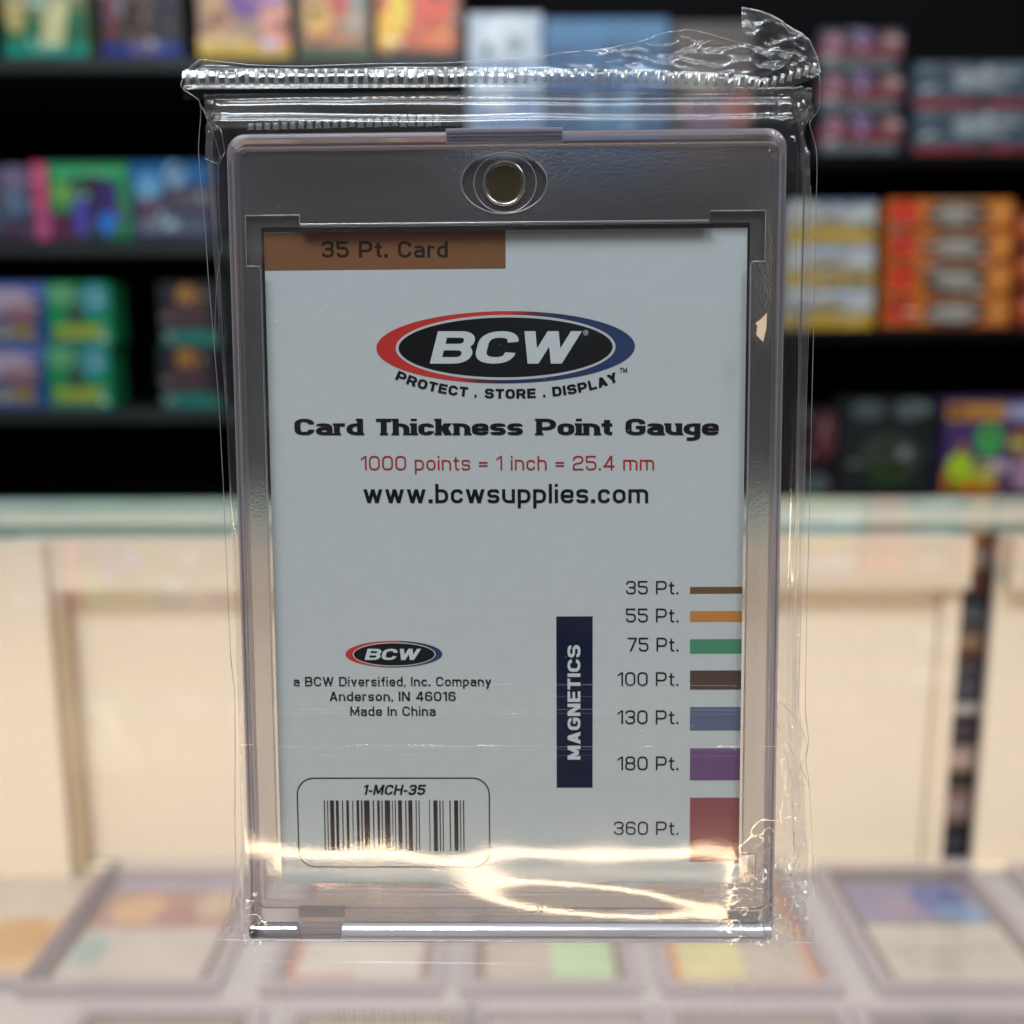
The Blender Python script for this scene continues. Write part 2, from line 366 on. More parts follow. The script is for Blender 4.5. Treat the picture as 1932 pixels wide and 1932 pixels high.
stackrow(91, 209, 532, 770, 2, (32, 140, 85), [('e', (-.0, .62, .55, .97), (95, 165, 115)), ('e', (.5, .5, .98, .98), (62, 150, 170)), ('e', (.3, .3, .6, .7), (60, 85, 70)), ('r', (.1, .1, .85, .32), (150, 165, 60)), ('r', (.0, 0, 1, .09), (60, 130, 120))], ['upper green box with a yellow band on the lower left shelf', 'lower green box with a yellow band on the lower left shelf'], 'green boxes stacked on the lower left shelf')
stackrow(300, 414, 532, 770, 2, (46, 42, 50), [('r', (.05, 0, 1, .24), (42, 120, 108)), ('e', (.3, .62, .62, .96), (165, 115, 60)), ('e', (.1, .25, .8, .68), (80, 60, 64))], ['upper black box with a teal band and gold emblem on the lower shelf', 'lower black box with a teal band and gold emblem on the lower shelf'], 'black and teal boxes stacked on the lower left shelf')
# right side
carton(884, 24, 1022, 290, (195, 206, 220), [('r', (.05, .5, .95, .66), (140, 165, 200)), ('e', (.2, .7, .85, .98), (218, 225, 230)), ('r', (.05, .15, .95, .45), (120, 150, 190)), ('e', (.1, .3, .6, .55), (200, 212, 225))], 'white and pale blue upright box behind the top of the bag', 'upright boxes behind the bag')
carton(1026, 32, 1260, 290, (24, 84, 136), [('r', (.02, .8, .98, .97), (50, 116, 160)), ('e', (.2, .5, .9, .8), (36, 100, 150)), ('r', (.02, .3, .98, .46), (26, 54, 96)), ('e', (.3, .1, .8, .35), (60, 114, 150))], 'wide blue box behind the crumpled top of the bag', 'upright boxes behind the bag')
carton(1264, 40, 1420, 290, (52, 40, 38), [('r', (.1, .7, .9, .95), (72, 52, 42)), ('e', (.2, .1, .8, .5), (110, 80, 100)), ('e', (.2, .4, .6, .65), (120, 110, 95)), ('e', (.7, .2, 1, .5), (150, 70, 60))], 'dark brown box behind the right shoulder of the bag', 'upright boxes behind the bag')
stackrow(1545, 1706, 52, 290, 3, (34, 38, 52), [('r', (.0, .28, .97, .62), (120, 42, 52)), ('r', (.04, .02, .9, .26), (96, 102, 104)), ('e', (.05, .45, .28, .9), (150, 105, 120)), ('e', (.4, .5, .62, .95), (130, 95, 145)), ('e', (.72, .45, .95, .9), (150, 105, 100))], ['topmost red striped dark box right of the bag flap', 'middle red striped dark box right of the bag flap', 'bottom red striped dark box right of the bag flap'], 'red striped dark boxes stacked right of the bag', dx=0)
stackrow(1726, 1965, 116, 292, 2, (66, 84, 98), [('r', (.0, 0, 1, .2), (140, 52, 56)), ('e', (.3, .3, .75, .95), (150, 158, 160)), ('r', (.05, .32, .98, .42), (92, 108, 118)), ('r', (.02, .8, .98, .95), (105, 118, 128))], ['upper blue grey box with a red bottom stripe at the top right', 'lower blue grey box with a red bottom stripe at the top right'], 'blue grey boxes stacked at the top right')
stackrow(1488, 1652, 378, 620, 3, (196, 200, 200), [('r', (.0, 0, 1, .3), (200, 160, 45)), ('r', (.0, .26, 1, .42), (175, 155, 105)), ('e', (.2, .3, .7, .6), (165, 140, 90)), ('r', (.2, .9, 1, 1), (110, 135, 165)), ('r', (.2, .62, .7, .78), (160, 170, 185))], ['topmost white and yellow box on the middle right shelf', 'middle white and yellow box on the middle right shelf', 'bottom white and yellow box on the middle right shelf'], 'white and yellow boxes stacked on the middle right shelf', dx=-2)
stackrow(1676, 1912, 374, 620, 4, (214, 120, 45), [('e', (-.0, .15, .25, .98), (212, 62, 40)), ('e', (.3, .05, .82, .95), (92, 64, 60)), ('r', (.0, 0, 1, .09), (110, 50, 26)), ('e', (.36, .2, .74, .75), (168, 162, 150)), ('e', (.8, .2, .98, .9), (225, 145, 70)), ('r', (.35, .82, .75, .98), (170, 130, 100))], ['topmost orange box with a silver oval on the right shelf', 'second orange box with a silver oval on the right shelf', 'third orange box with a silver oval on the right shelf', 'bottom orange box with a silver oval on the right shelf'], 'orange boxes stacked on the middle right shelf', dx=-2)
stackrow(1916, 2100, 390, 620, 3, (120, 52, 30), [('e', (.0, .2, .4, .8), (200, 90, 40))], ['topmost rust box cut off at the right frame edge', 'middle rust box cut off at the right frame edge', 'bottom rust box cut off at the right frame edge'], 'rust boxes at the right frame edge')
carton(1500, 770, 1576, 934, (40, 24, 30), [('e', (.5, .45, 1, .95), (110, 52, 55)), ('e', (.1, .0, .9, .25), (85, 95, 98))], 'dark red box beside the bag on the lowest right shelf', 'boxes on the lowest right shelf')
carton(1584, 752, 1762, 934, (36, 40, 40), [('e', (.1, .78, .45, .98), (82, 92, 92)), ('e', (.55, .78, .95, .99), (92, 100, 100)), ('e', (.2, .1, .85, .65), (66, 68, 56)), ('e', (.3, .1, .7, .35), (46, 70, 32))], 'dark charcoal box in the middle of the lowest right shelf', 'boxes on the lowest right shelf')
carton(1782, 752, 1990, 934, (84, 62, 110), [('r', (.0, .0, .5, .25), (215, 120, 30)), ('r', (.0, .78, .55, .95), (205, 140, 60)), ('e', (.28, .42, .52, .75), (70, 190, 95)), ('e', (.03, .12, .28, .45), (190, 220, 50)), ('e', (.26, .1, .5, .38), (200, 190, 70)), ('e', (.55, .4, .9, .7), (165, 110, 60)), ('e', (.5, .78, .95, .95), (170, 170, 205)), ('e', (.62, .05, .9, .4), (190, 150, 170))], 'orange and purple box with green spots at the lowest right', 'boxes on the lowest right shelf')

# ================================================================== card slabs on the case floor
m_slab = sheet('slab_acrylic', (0.96, 0.95, 0.97, 1), 1.49, 1.0, 0.08, 0.3, hcol=(0.56, 0.54, 0.57, 1))
m_slabrim = sheet('slab_rim', (0.88, 0.86, 0.9, 1), 1.49, 1.2, 0.15, 0.5, hcol=(0.74, 0.71, 0.76, 1))
m_dark = plain('slab_card_border', rgb(96, 82, 72), 0.5, 0.4)
def slab(px, py, cols, label, W=82, H=108, frame=(96, 82, 72), rot=0.0, art=None):
    p = on_z(px, py, FZ)
    e = empty('card_slab', label, 'card slab', (p.x, p.y, FZ), group='graded cards laid out on the case floor')
    e.rotation_euler = (0, 0, R(rot))
    n = rrect(-W/2, 0, W/2, H, 3, 3); q = rrect(-W/2+6, 6, W/2-6, H-6, 1, 3)
    ring_solid('slab_rim', n, q, 0.2, 5.5, m_slabrim, e)
    mesh('slab_cover', [(-W/2+6, 6, 4.8), (W/2-6, 6, 4.8), (W/2-6, H-6, 4.8), (-W/2+6, H-6, 4.8)], [(0, 1, 2, 3)], m_slab, e)
    c = box('card', (-W/2+8, 8, 0.8), (W/2-8, H-8, 1.6), pm(frame, 0.1), e)
    iw, ih = W-22, H-22
    for k, (kd, f, cc) in enumerate(cols):
        x0, y0, x1, y1 = -iw/2+f[0]*iw, 11+f[1]*ih, -iw/2+f[2]*iw, 11+f[3]*ih; z = 1.75+0.1*k
        if kd == 'e':
            m_ = 18; vs = [((x0+x1)/2+(x1-x0)/2*math.cos(2*math.pi*i/m_), (y0+y1)/2+(y1-y0)/2*math.sin(2*math.pi*i/m_), z) for i in range(m_)]
        else: vs = [(x0, y0, z), (x1, y0, z), (x1, y1, z), (x0, y1, z)]
        mesh({'r': 'text_panel', 'e': 'art_shape'}[kd], vs, [tuple(range(len(vs)))], pm(cc, 0.12), e)
    return e
slab(-105, 1872, [('r', (0, 0, 1, .5), (215, 185, 130)), ('r', (0, .5, 1, 1), (210, 200, 180)), ('e', (.5, .1, 1, .5), (205, 160, 90))], 'orange edged card slab cut off at the left frame edge', frame=(200, 150, 110))
slab(218, 1885, [('r', (0, 0, 1, .46), (200, 192, 185)), ('r', (0, .46, 1, 1), (180, 140, 125)), ('e', (.1, .5, .5, .8), (215, 175, 130)), ('e', (.45, .48, .8, .7), (170, 120, 110)), ('e', (.0, .1, .25, .4), (165, 190, 180)), ('r', (0, .85, 1, 1), (170, 165, 185)), ('e', (.7, .55, 1, .85), (200, 180, 150))], 'card slab with pink art at the left of the case', W=90)
slab(660, 1885, [('r', (0, 0, 1, .48), (205, 200, 192)), ('r', (0, 0, .04, 1), (200, 120, 110)), ('r', (0, 0, .5, .03), (200, 130, 125)), ('r', (.04, .5, 1, 1), (150, 130, 120))], 'white card slab with a red left edge under the wrap', frame=(150, 125, 110))
slab(1040, 1885, [('r', (0, 0, .52, .5), (188, 178, 165)), ('r', (.52, 0, 1, .5), (180, 212, 170)), ('r', (0, .5, 1, 1), (170, 160, 150))], 'card slab with a pale green right half in the centre', frame=(120, 98, 80))
slab(1424, 1885, [('r', (0, 0, .5, .5), (212, 208, 150)), ('r', (.5, 0, 1, .5), (185, 178, 165)), ('r', (0, .5, 1, 1), (170, 160, 150))], 'orange bordered card slab with a yellow panel right of centre', frame=(222, 140, 66))
slab(1850, 1885, [('r', (0, 0, 1, .5), (196, 194, 180)), ('r', (0, .52, 1, .94), (128, 126, 160)), ('e', (.5, .55, .9, .95), (56, 84, 160)), ('e', (.2, .55, .5, .8), (150, 130, 160)), ('e', (.6, .5, 1, .7), (110, 150, 190)), ('r', (.1, .12, .9, .14), (165, 162, 150)), ('r', (.1, .24, .9, .26), (165, 162, 150))], 'card slab with blue art at the right of the case', W=88, frame=(90, 78, 68))
slab(2290, 1885, [('r', (0, 0, 1, .5), (190, 190, 185)), ('r', (0, .5, 1, 1), (120, 110, 110))], 'grey card slab cut off at the right frame edge')
for i, (px, py, cl, fr, lb) in enumerate([(120, 2330, (200, 190, 165), (120, 95, 75), 'front row card slab with a brown border at the bottom left'),
        (640, 2330, (205, 195, 130), (150, 130, 100), 'front row card slab with a yellow top under the wrap'),
        (1090, 2330, (185, 172, 160), (180, 165, 155), 'plain beige front row card slab in the centre'),
        (1560, 2330, (178, 164, 152), (150, 130, 120), 'front row card slab right of centre with a grey border'),
        (2040, 2330, (120, 130, 135), (100, 90, 90), 'dark front row card slab at the bottom right')]):
    slab(px, py, [('r', (0, .1, 1, 1), cl), ('r', (.6, .86, .8, .96), tuple(int(q*0.75) for q in cl))], lb, frame=fr)

# ================================================================== magnetic card holder
m_frost = acrylic('frosted_acrylic', (0.97, 0.965, 0.97, 1), 0.24, 1.25, 0.115, bump=0.6, bscale=3000, hcol=(0.76, 0.75, 0.77, 1))
m_clear = acrylic('clear_acrylic', (0.95, 0.94, 0.98, 1), 0.02, 1.49, 0.03)
m_lilac = acrylic('lilac_acrylic_edge', (0.95, 0.92, 0.97, 1), 0.14, 1.22, 0.30, bump=0.2, bscale=1800, hcol=(0.82, 0.77, 0.83, 1))
m_window = sheet('clear_window', (0.975, 0.98, 0.985, 1), 1.49, 0.22, 0.05, 0.004)
m_line = sheet('bright_moulded_edge', (0.9, 0.9, 0.92, 1), 1.6, 3.0, 0.15, 0.55, hcol=(0.85, 0.83, 0.85, 1))
holder = empty('card_holder', 'clear magnetic card holder with frosted border standing on the glass counter', 'card holder', mat=HM)
ZF = 2.1
x0, _ = L(427, 300, ZF); x1, _ = L(1484, 300, ZF); _, yt = L(960, 245, ZF); xb0, _ = L(466, 1640, ZF); xb1, _ = L(1465, 1640, ZF)
HX0 = (x0+xb0)/2; HX1 = (x1+xb1)/2; HT = yt; HB = 0.35
print('holder', x0, xb0, x1, xb1, yt, 'bottom', L(960, 1774, ZF), 'ctr z', CARD.z, 'ori', ORI)
wl0, wt0 = L(470, 407, 1.2); wr0, _ = L(1437, 402, 1.2)
# frosted plate between the outer rim and the card recess; the recess has notched corners
RW = 1.3
def notched(x0, y0, x1, y1, nx, ny):
    """recess outline: card opening plus corner ears, listed to pair with the outer outline"""
    return [(x0, y0)]
cx0, cyb = -31.9, YB-44.8; cx1, cyt = 31.9, YB+44.9
ex, ey = 1.9, 1.5; nw = 5.2; nh = 5.0
inner = [(cx0+nw, cyb), (cx1-nw, cyb), (cx1-nw, cyb-ey), (cx1+ex, cyb-ey), (cx1+ex, cyb+nh), (cx1, cyb+nh),
         (cx1, cyt-nh), (cx1+ex, cyt-nh), (cx1+ex, cyt+ey), (cx1-nw, cyt+ey), (cx1-nw, cyt), (cx0+nw, cyt),
         (cx0+nw, cyt+ey), (cx0-ex, cyt+ey), (cx0-ex, cyt-nh), (cx0, cyt-nh), (cx0, cyb+nh), (cx0-ex, cyb+nh), (cx0-ex, cyb-ey), (cx0+nw, cyb-ey)]
PX0, PX1, PT, PB = HX0+RW*.75, HX1-RW*.75, HT-RW*1.22, HB+4.1
def plate(name, outer, holes, z0, z1, m, parent):
    """closed plate with holes (bmesh triangle fill)"""
    bm = bmesh.new(); 
    def loop(pts, z):
        vs = [bm.verts.new((p[0], p[1], z)) for p in pts]
        return vs, [bm.edges.new((vs[i], vs[(i+1) % len(vs)])) for i in range(len(vs))]
    allz = []
    for z in (z0, z1):
        vv, ee = [], []
        for pts in [outer]+holes:
            v, e = loop(pts, z); vv.append(v); ee += e
        res = bmesh.ops.triangle_fill(bm, use_beauty=True, use_dissolve=False, edges=ee)
        allz.append(vv)
    for v0, v1 in zip(*allz):
        for i in range(len(v0)):
            j = (i+1) % len(v0); bm.faces.new((v0[i], v0[j], v1[j], v1[i]))
    bmesh.ops.recalc_face_normals(bm, faces=bm.faces[:])
    return bm_obj(name, bm, m, parent)
MX, MY = L(951, 341, ZF)
MRX, MRY = 5.55, 3.95
ell = [(MX+MRX*math.cos(2*math.pi*i/48), MY+MRY*math.sin(2*math.pi*i/48)) for i in range(48)]
plate('frosted_border', rrect(PX0+0.05, PB, PX1-0.05, PT-0.05, 1.2), [inner, ell], ZF-1.3, ZF-0.9, m_frost, holder)
mesh('window', [(cx0-ex+.05, cyb-ey+.05, ZF-1.5), (cx1+ex-.05, cyb-ey+.05, ZF-1.5), (cx1+ex-.05, cyt+ey-.05, ZF-1.5), (cx0-ex+.05, cyt+ey-.05, ZF-1.5)], [(0, 1, 2, 3)], m_window, holder)
mesh('back_plate', [(PX0, HB+.5, -1.2), (PX1, HB+.5, -1.2), (PX1, PT, -1.2), (PX0, PT, -1.2)], [(0, 1, 2, 3)], sheet('back_plate_acrylic', (0.96, 0.955, 0.96, 1), 1.49, 1.0, 0.08, 0.045, hcol=(.62, .59, .58, 1)), holder)
m_ear_haze = sheet('notch_haze', (0.93, 0.92, 0.92, 1), 1.49, 1.0, 0.1, 0.2, hcol=(.62, .56, .54, 1))  # hazy sheets added over the clear corner ears to lighten them
for xa_, xb_, ya_, yb_ in ((cx0-ex, cx0+nw, cyt+.05, cyt+ey), (cx1-nw, cx1+ex, cyt+.05, cyt+ey), (cx0-ex, cx0-.02, cyt-nh, cyt), (cx1+.02, cx1+ex, cyt-nh, cyt)):
    mesh('notch_haze_sheet', [(xa_, ya_, ZF-1.4), (xb_, ya_, ZF-1.4), (xb_, yb_, ZF-1.4), (xa_, yb_, ZF-1.4)], [(0, 1, 2, 3)], m_ear_haze, holder)
# rim: rounded bar around the plate
def rim():
    prof = [(0, -0.9), (0, ZF-0.5), (0.18, ZF-0.15), (0.5, ZF), (RW-0.6, ZF), (RW-0.2, ZF-0.2), (RW, ZF-0.6), (RW, -0.9)]
    vs, fs = [], []; rings = []
    for off, z in prof:
        r = max(0.5, 2.5-off)
        pts = rrect(HX0+off*.75, HB+off*.8, HX1-off*.75, HT-off*1.22, r, 8)
        rings.append(len(vs)); vs += [(p[0], p[1], z) for p in pts]
    n = len(rrect(0, 0, 10, 10, 1, 8)); k = len(prof)
    for a in range(k):
        b = (a+1) % k
        for i in range(n):
            j = (i+1) % n; fs.append((rings[a]+i, rings[a]+j, rings[b]+j, rings[b]+i))
    bm = bmesh.new(); bv = [bm.verts.new(v) for v in vs]
    for f in fs: bm.faces.new([bv[i] for i in f])
    bmesh.ops.recalc_face_normals(bm, faces=bm.faces[:])
    return bm_obj('rim', bm, m_lilac, holder)
rim()
# moulded recess outline
def path_tube(name, pts, r, z, closed=False, m=m_line):
    return tube(name, [(p[0], p[1], z) for p in pts], r, m, holder, closed=closed)
zt_ = ZF-0.88
path_tube('recess_edge', [(cx0+nw+.1, cyt+.25), (cx1-nw-.3, cyt+.25)], 0.17, zt_)
path_tube('recess_edge', [(cx0-ex, cyt-nh), (cx0-ex, cyt+ey), (cx0+nw, cyt+ey), (cx0+nw, cyt+.4)], 0.08, zt_)
path_tube('recess_edge', [(cx1+ex, cyt-nh), (cx1+ex, cyt+ey), (cx1-nw, cyt+ey)], 0.08, zt_)
path_tube('recess_edge', [(cx1+ex, cyt-nh), (cx1+.35, cyt-nh), (cx1+.1, cyt-nh-.5), (cx1+.1, cyb+nh)], 0.09, zt_)
path_tube('recess_edge', [(cx0-ex, cyt-nh), (cx0-.35, cyt-nh), (cx0-.1, cyt-nh-.5), (cx0-.1, cyb+nh)], 0.05, zt_)
path_tube('recess_edge', [(cx0-ex, cyb+nh), (cx0-ex, cyb-ey), (cx0+nw, cyb-ey), (cx0+nw, cyb)], 0.06, zt_)
path_tube('recess_edge', [(cx1+ex, cyb+nh), (cx1+ex, cyb-ey), (cx1-nw, cyb-ey), (cx1-nw, cyb)], 0.06, zt_)
path_tube('recess_edge', [(cx0+nw, cyb-.1), (cx1-nw, cyb-.1)], 0.04, zt_)
m_groove = sheet('rim_groove', (0.6, 0.56, 0.64, 1), 1.5, 1.0, 0.2, 0.5, hcol=(.42, .38, .45, 1))
for xx, rr_ in ((HX0+.55, .10), (HX1-.55, .09)):
    tube('rim_groove', [(xx, y_, ZF+.02) for y_ in np.linspace(4, HT-3.5, 20)], rr_, m_groove, holder)
for xx, rr_ in ((HX0+.22, .05), (HX0+.9, .06), (HX1-.22, .05), (HX1-.9, .05)):
    tube('rim_edge', [(xx, y_, ZF+.02) for y_ in np.linspace(4, HT-3.5, 20)], rr_, m_line, holder)
# magnet boss
m_pad0 = sheet('boss_acrylic', (0.93, 0.92, 0.95, 1), 1.5, 2.0, 0.06, 0.10, hcol=(.8, .76, .82, 1))
m_gold = plain('gold_magnet', (0.30, 0.21, 0.09, 1), 0.28, 0.5, 0.15, 300, metal=1.0, bump=0.2)
mesh('boss_floor', [(p[0], p[1], ZF-1.32) for p in ell], [tuple(range(48))], m_pad0, holder)
path_tube('boss_ring', ell, 0.09, zt_+.05, True)
path_tube('boss_ring', [(MX+.1+4.05*math.cos(t), MY+3.75*math.sin(t)) for t in np.linspace(0, 2*math.pi, 48, endpoint=False)], 0.08, zt_-.3, True)
mg = []
n = 48; vs = []
for r_, z in ((2.35, -0.9), (2.35, ZF-1.5), (2.2, ZF-1.3)):
    vs += [(MX+r_*math.cos(2*math.pi*i/n), MY+r_*1.04*math.sin(2*math.pi*i/n), z) for i in range(n)]
fs = [(a*n+i, a*n+(i+1) % n, (a+1)*n+(i+1) % n, (a+1)*n+i) for a in range(2) for i in range(n)]+[tuple(range(2*n, 3*n))]
mesh('magnet', vs, fs, m_gold, holder)
path_tube('magnet_sleeve', [(MX+2.62*math.cos(t), MY+2.75*math.sin(t)) for t in np.linspace(0, 2*math.pi, 48, endpoint=False)], 0.2, ZF-1.1, True, plain('nickel_sleeve', (.75, .7, .68, 1), .12, metal=.9))
# latch tab in the top rim
lx0, lyb = L(841, 272, ZF+.4); lx1, lyt = L(1062, 242, ZF+.4)
m_tab = acrylic('latch_acrylic', (0.95, 0.92, 0.97, 1), 0.12, 1.4, 0.6, hcol=(0.74, 0.70, 0.80, 1))
box('latch_tab', (lx0, lyb, ZF+.05), (lx1, lyt+.1, ZF+.6), m_tab, holder, 0.12)
for yy in (lyb+.55, lyb+.95, lyt-.35):
    box('latch_ridge', (lx0+.1, yy-.08, ZF+.62), (lx1-.1, yy+.08, ZF+.8), m_clear, holder, 0.05)
# bottom hinge bar
hx = [L(p, 1750, ZF)[0] for p in (484, 565, 650, 1350, 1440)]
def rod(name, xa, xb, y, z, r, m, n=20):
    pts = [(xa, y, z), (xb, y, z)]
    vs, fs = [], []
    for x in (xa, xa+.15, xb-.15, xb):
        rr = r if x not in (xa, xb) else r*.85
        vs += [(x, y+rr*math.cos(2*math.pi*i/n), z+rr*math.sin(2*math.pi*i/n)) for i in range(n)]
    for a in range(3): fs += [(a*n+i, a*n+(i+1) % n, (a+1)*n+(i+1) % n, (a+1)*n+i) for i in range(n)]
    fs += [tuple(range(n))[::-1], tuple(range(3*n, 4*n))]
    return mesh(name, vs, fs, m, holder, smooth=False)
m_rod = plain('polished_hinge', (0.74, 0.72, 0.77, 1), 0.16, 0.8, 0.08, 500, metal=0.55, bump=0.15)
m_rodd = sheet('hinge_lug', (0.84, 0.86, 0.88, 1), 1.6, 1.8, 0.08, 0.22, bump=0.2, bscale=500, hcol=(.5, .52, .54, 1))
m_pad = sheet('hinge_pad_acrylic', (0.95, 0.93, 0.94, 1), 1.5, 2.0, 0.06, 0.25, bump=0.3, bscale=600, hcol=(.8, .76, .76, 1))
rod('hinge_lug', hx[0], hx[1]-.1, 1.6, ZF-.2, 1.15, m_rodd)
rod('hinge_rod', hx[2]-.3, hx[4], 1.55, ZF-.2, 1.25, m_rod)
box('hinge_pad', (hx[1], 0.5, ZF-1.0), (hx[2]-.5, 2.6, ZF+.3), m_pad, holder, .15)
box('hinge_pad', (hx[3]+.2, 3.0, ZF-.6), (hx[4]-.6, 4.4, ZF+.2), m_rodd, holder, .15)
box('hinge_pad', (hx[1]-.1, 3.6, ZF-.8), (hx[2]+.1, 5.0, ZF+.05), m_rodd, holder, .1)
box('hinge_flange', (hx[2]+.1, 3.1, ZF-.7), (hx[3]+.1, 3.7, ZF+.1), m_pad, holder, .15)
box('hinge_flange', (hx[2]+1, 4.1, ZF-.8), (L(1030, 1700, ZF)[0], 4.8, ZF+.1), m_pad, holder, .15)
for s, xx in ((0, hx[0]-.4), (1, hx[4]+.5)):
    rod('hinge_pin', xx-.5, xx+.6, 1.6, ZF-.3, 1.1, plain('dark_pin', (0.05, 0.06, 0.08, 1), 0.1, 1.0) if s == 0 else m_rod)
path_tube('fold_line', [(HX0+3, 6.9), (HX1-3, 6.9)], 0.035, ZF+.02)
path_tube('fold_line', [(HX0+.4, .25), (HX1-.4, .25)], 0.12, ZF+.1)

# ================================================================== gauge card with its print
m_card = plain('card_stock', rgb(206, 213, 215), 0.6, 0.35, 0.05, 500, bump=0.1)
gcard = empty('gauge_card', 'pale grey card thickness point gauge card inside the clear holder', 'card', mat=HM)
box('card_stock', (-31.75, YB-44.45, -0.9), (31.75, YB+44.45, -0.02), m_card, gcard, 0.0)
SI = 0
def K(px, py): return L(px, py, 0.0)
# --- stroke font (squared grotesque) ---
def rounded(pts, r, closed=False, seg=5):
    out = []; n = len(pts)
    for i, p in enumerate(pts):
        rr = p[2] if len(p) > 2 else r
        if (not closed and i in (0, n-1)) or rr == 0: out.append((p[0], p[1])); continue
        a, b = pts[i-1], pts[(i+1) % n]
        v1 = Vector((a[0]-p[0], a[1]-p[1])); v2 = Vector((b[0]-p[0], b[1]-p[1]))
        q = min(rr, v1.length*(0.5 if (closed or i > 1) else 1), v2.length*(0.5 if (closed or i < n-2) else 1))
        s = Vector((p[0], p[1])) + v1.normalized()*q; e = Vector((p[0], p[1])) + v2.normalized()*q; c = Vector((p[0], p[1]))
        for k in range(seg+1):
            t = k/seg; k2 = 0.62   # cubic, slightly squarer than a circle
            c1 = s.lerp(c, k2); c2 = e.lerp(c, k2)
            o = s*(1-t)**3 + c1*3*t*(1-t)**2 + c2*3*t*t*(1-t) + e*t**3
            out.append((o.x, o.y))
    ded = [out[0]]
    for q_ in out[1:]:
        if math.hypot(q_[0]-ded[-1][0], q_[1]-ded[-1][1]) > 1e-5: ded.append(q_)
    if closed and math.hypot(ded[0][0]-ded[-1][0], ded[0][1]-ded[-1][1]) < 1e-5: ded.pop()
    return ded
def stroke(pts, t, closed=False):
    """list of quads"""
    n = len(pts); Lf, Rt = [], []
    P = [Vector(p) for p in pts]
    for i in range(n):
        d1 = (P[i]-P[i-1]) if (closed or i > 0) else (P[1]-P[0])
        d2 = (P[(i+1) % n]-P[i]) if (closed or i < n-1) else d1
        if d1.length < 1e-9: d1 = d2
        if d2.length < 1e-9: d2 = d1
        n1 = Vector((-d1.y, d1.x)).normalized(); n2 = Vector((-d2.y, d2.x)).normalized()
        m = n1+n2
        if m.length < 1e-6: m = n1
        m.normalize(); k = 1/max(0.45, m.dot(n1))
        Lf.append(P[i]+m*(t/2*k)); Rt.append(P[i]-m*(t/2*k))
    qs = []
    for i in range(n if closed else n-1):
        j = (i+1) % n; qs.append([Rt[i], Rt[j], Lf[j], Lf[i]])
    return qs
ASP = 1.0; WLOW = .66   # stroke contrast and lower-case width, set per line
def dg(xa, ya, xb, yb, th):
    """diagonal with horizontally cut ends; th = horizontal width, x = left edge"""
    return [[Vector((xa, ya)), Vector((xa+th, ya)), Vector((xb+th, yb)), Vector((xb, yb))]]
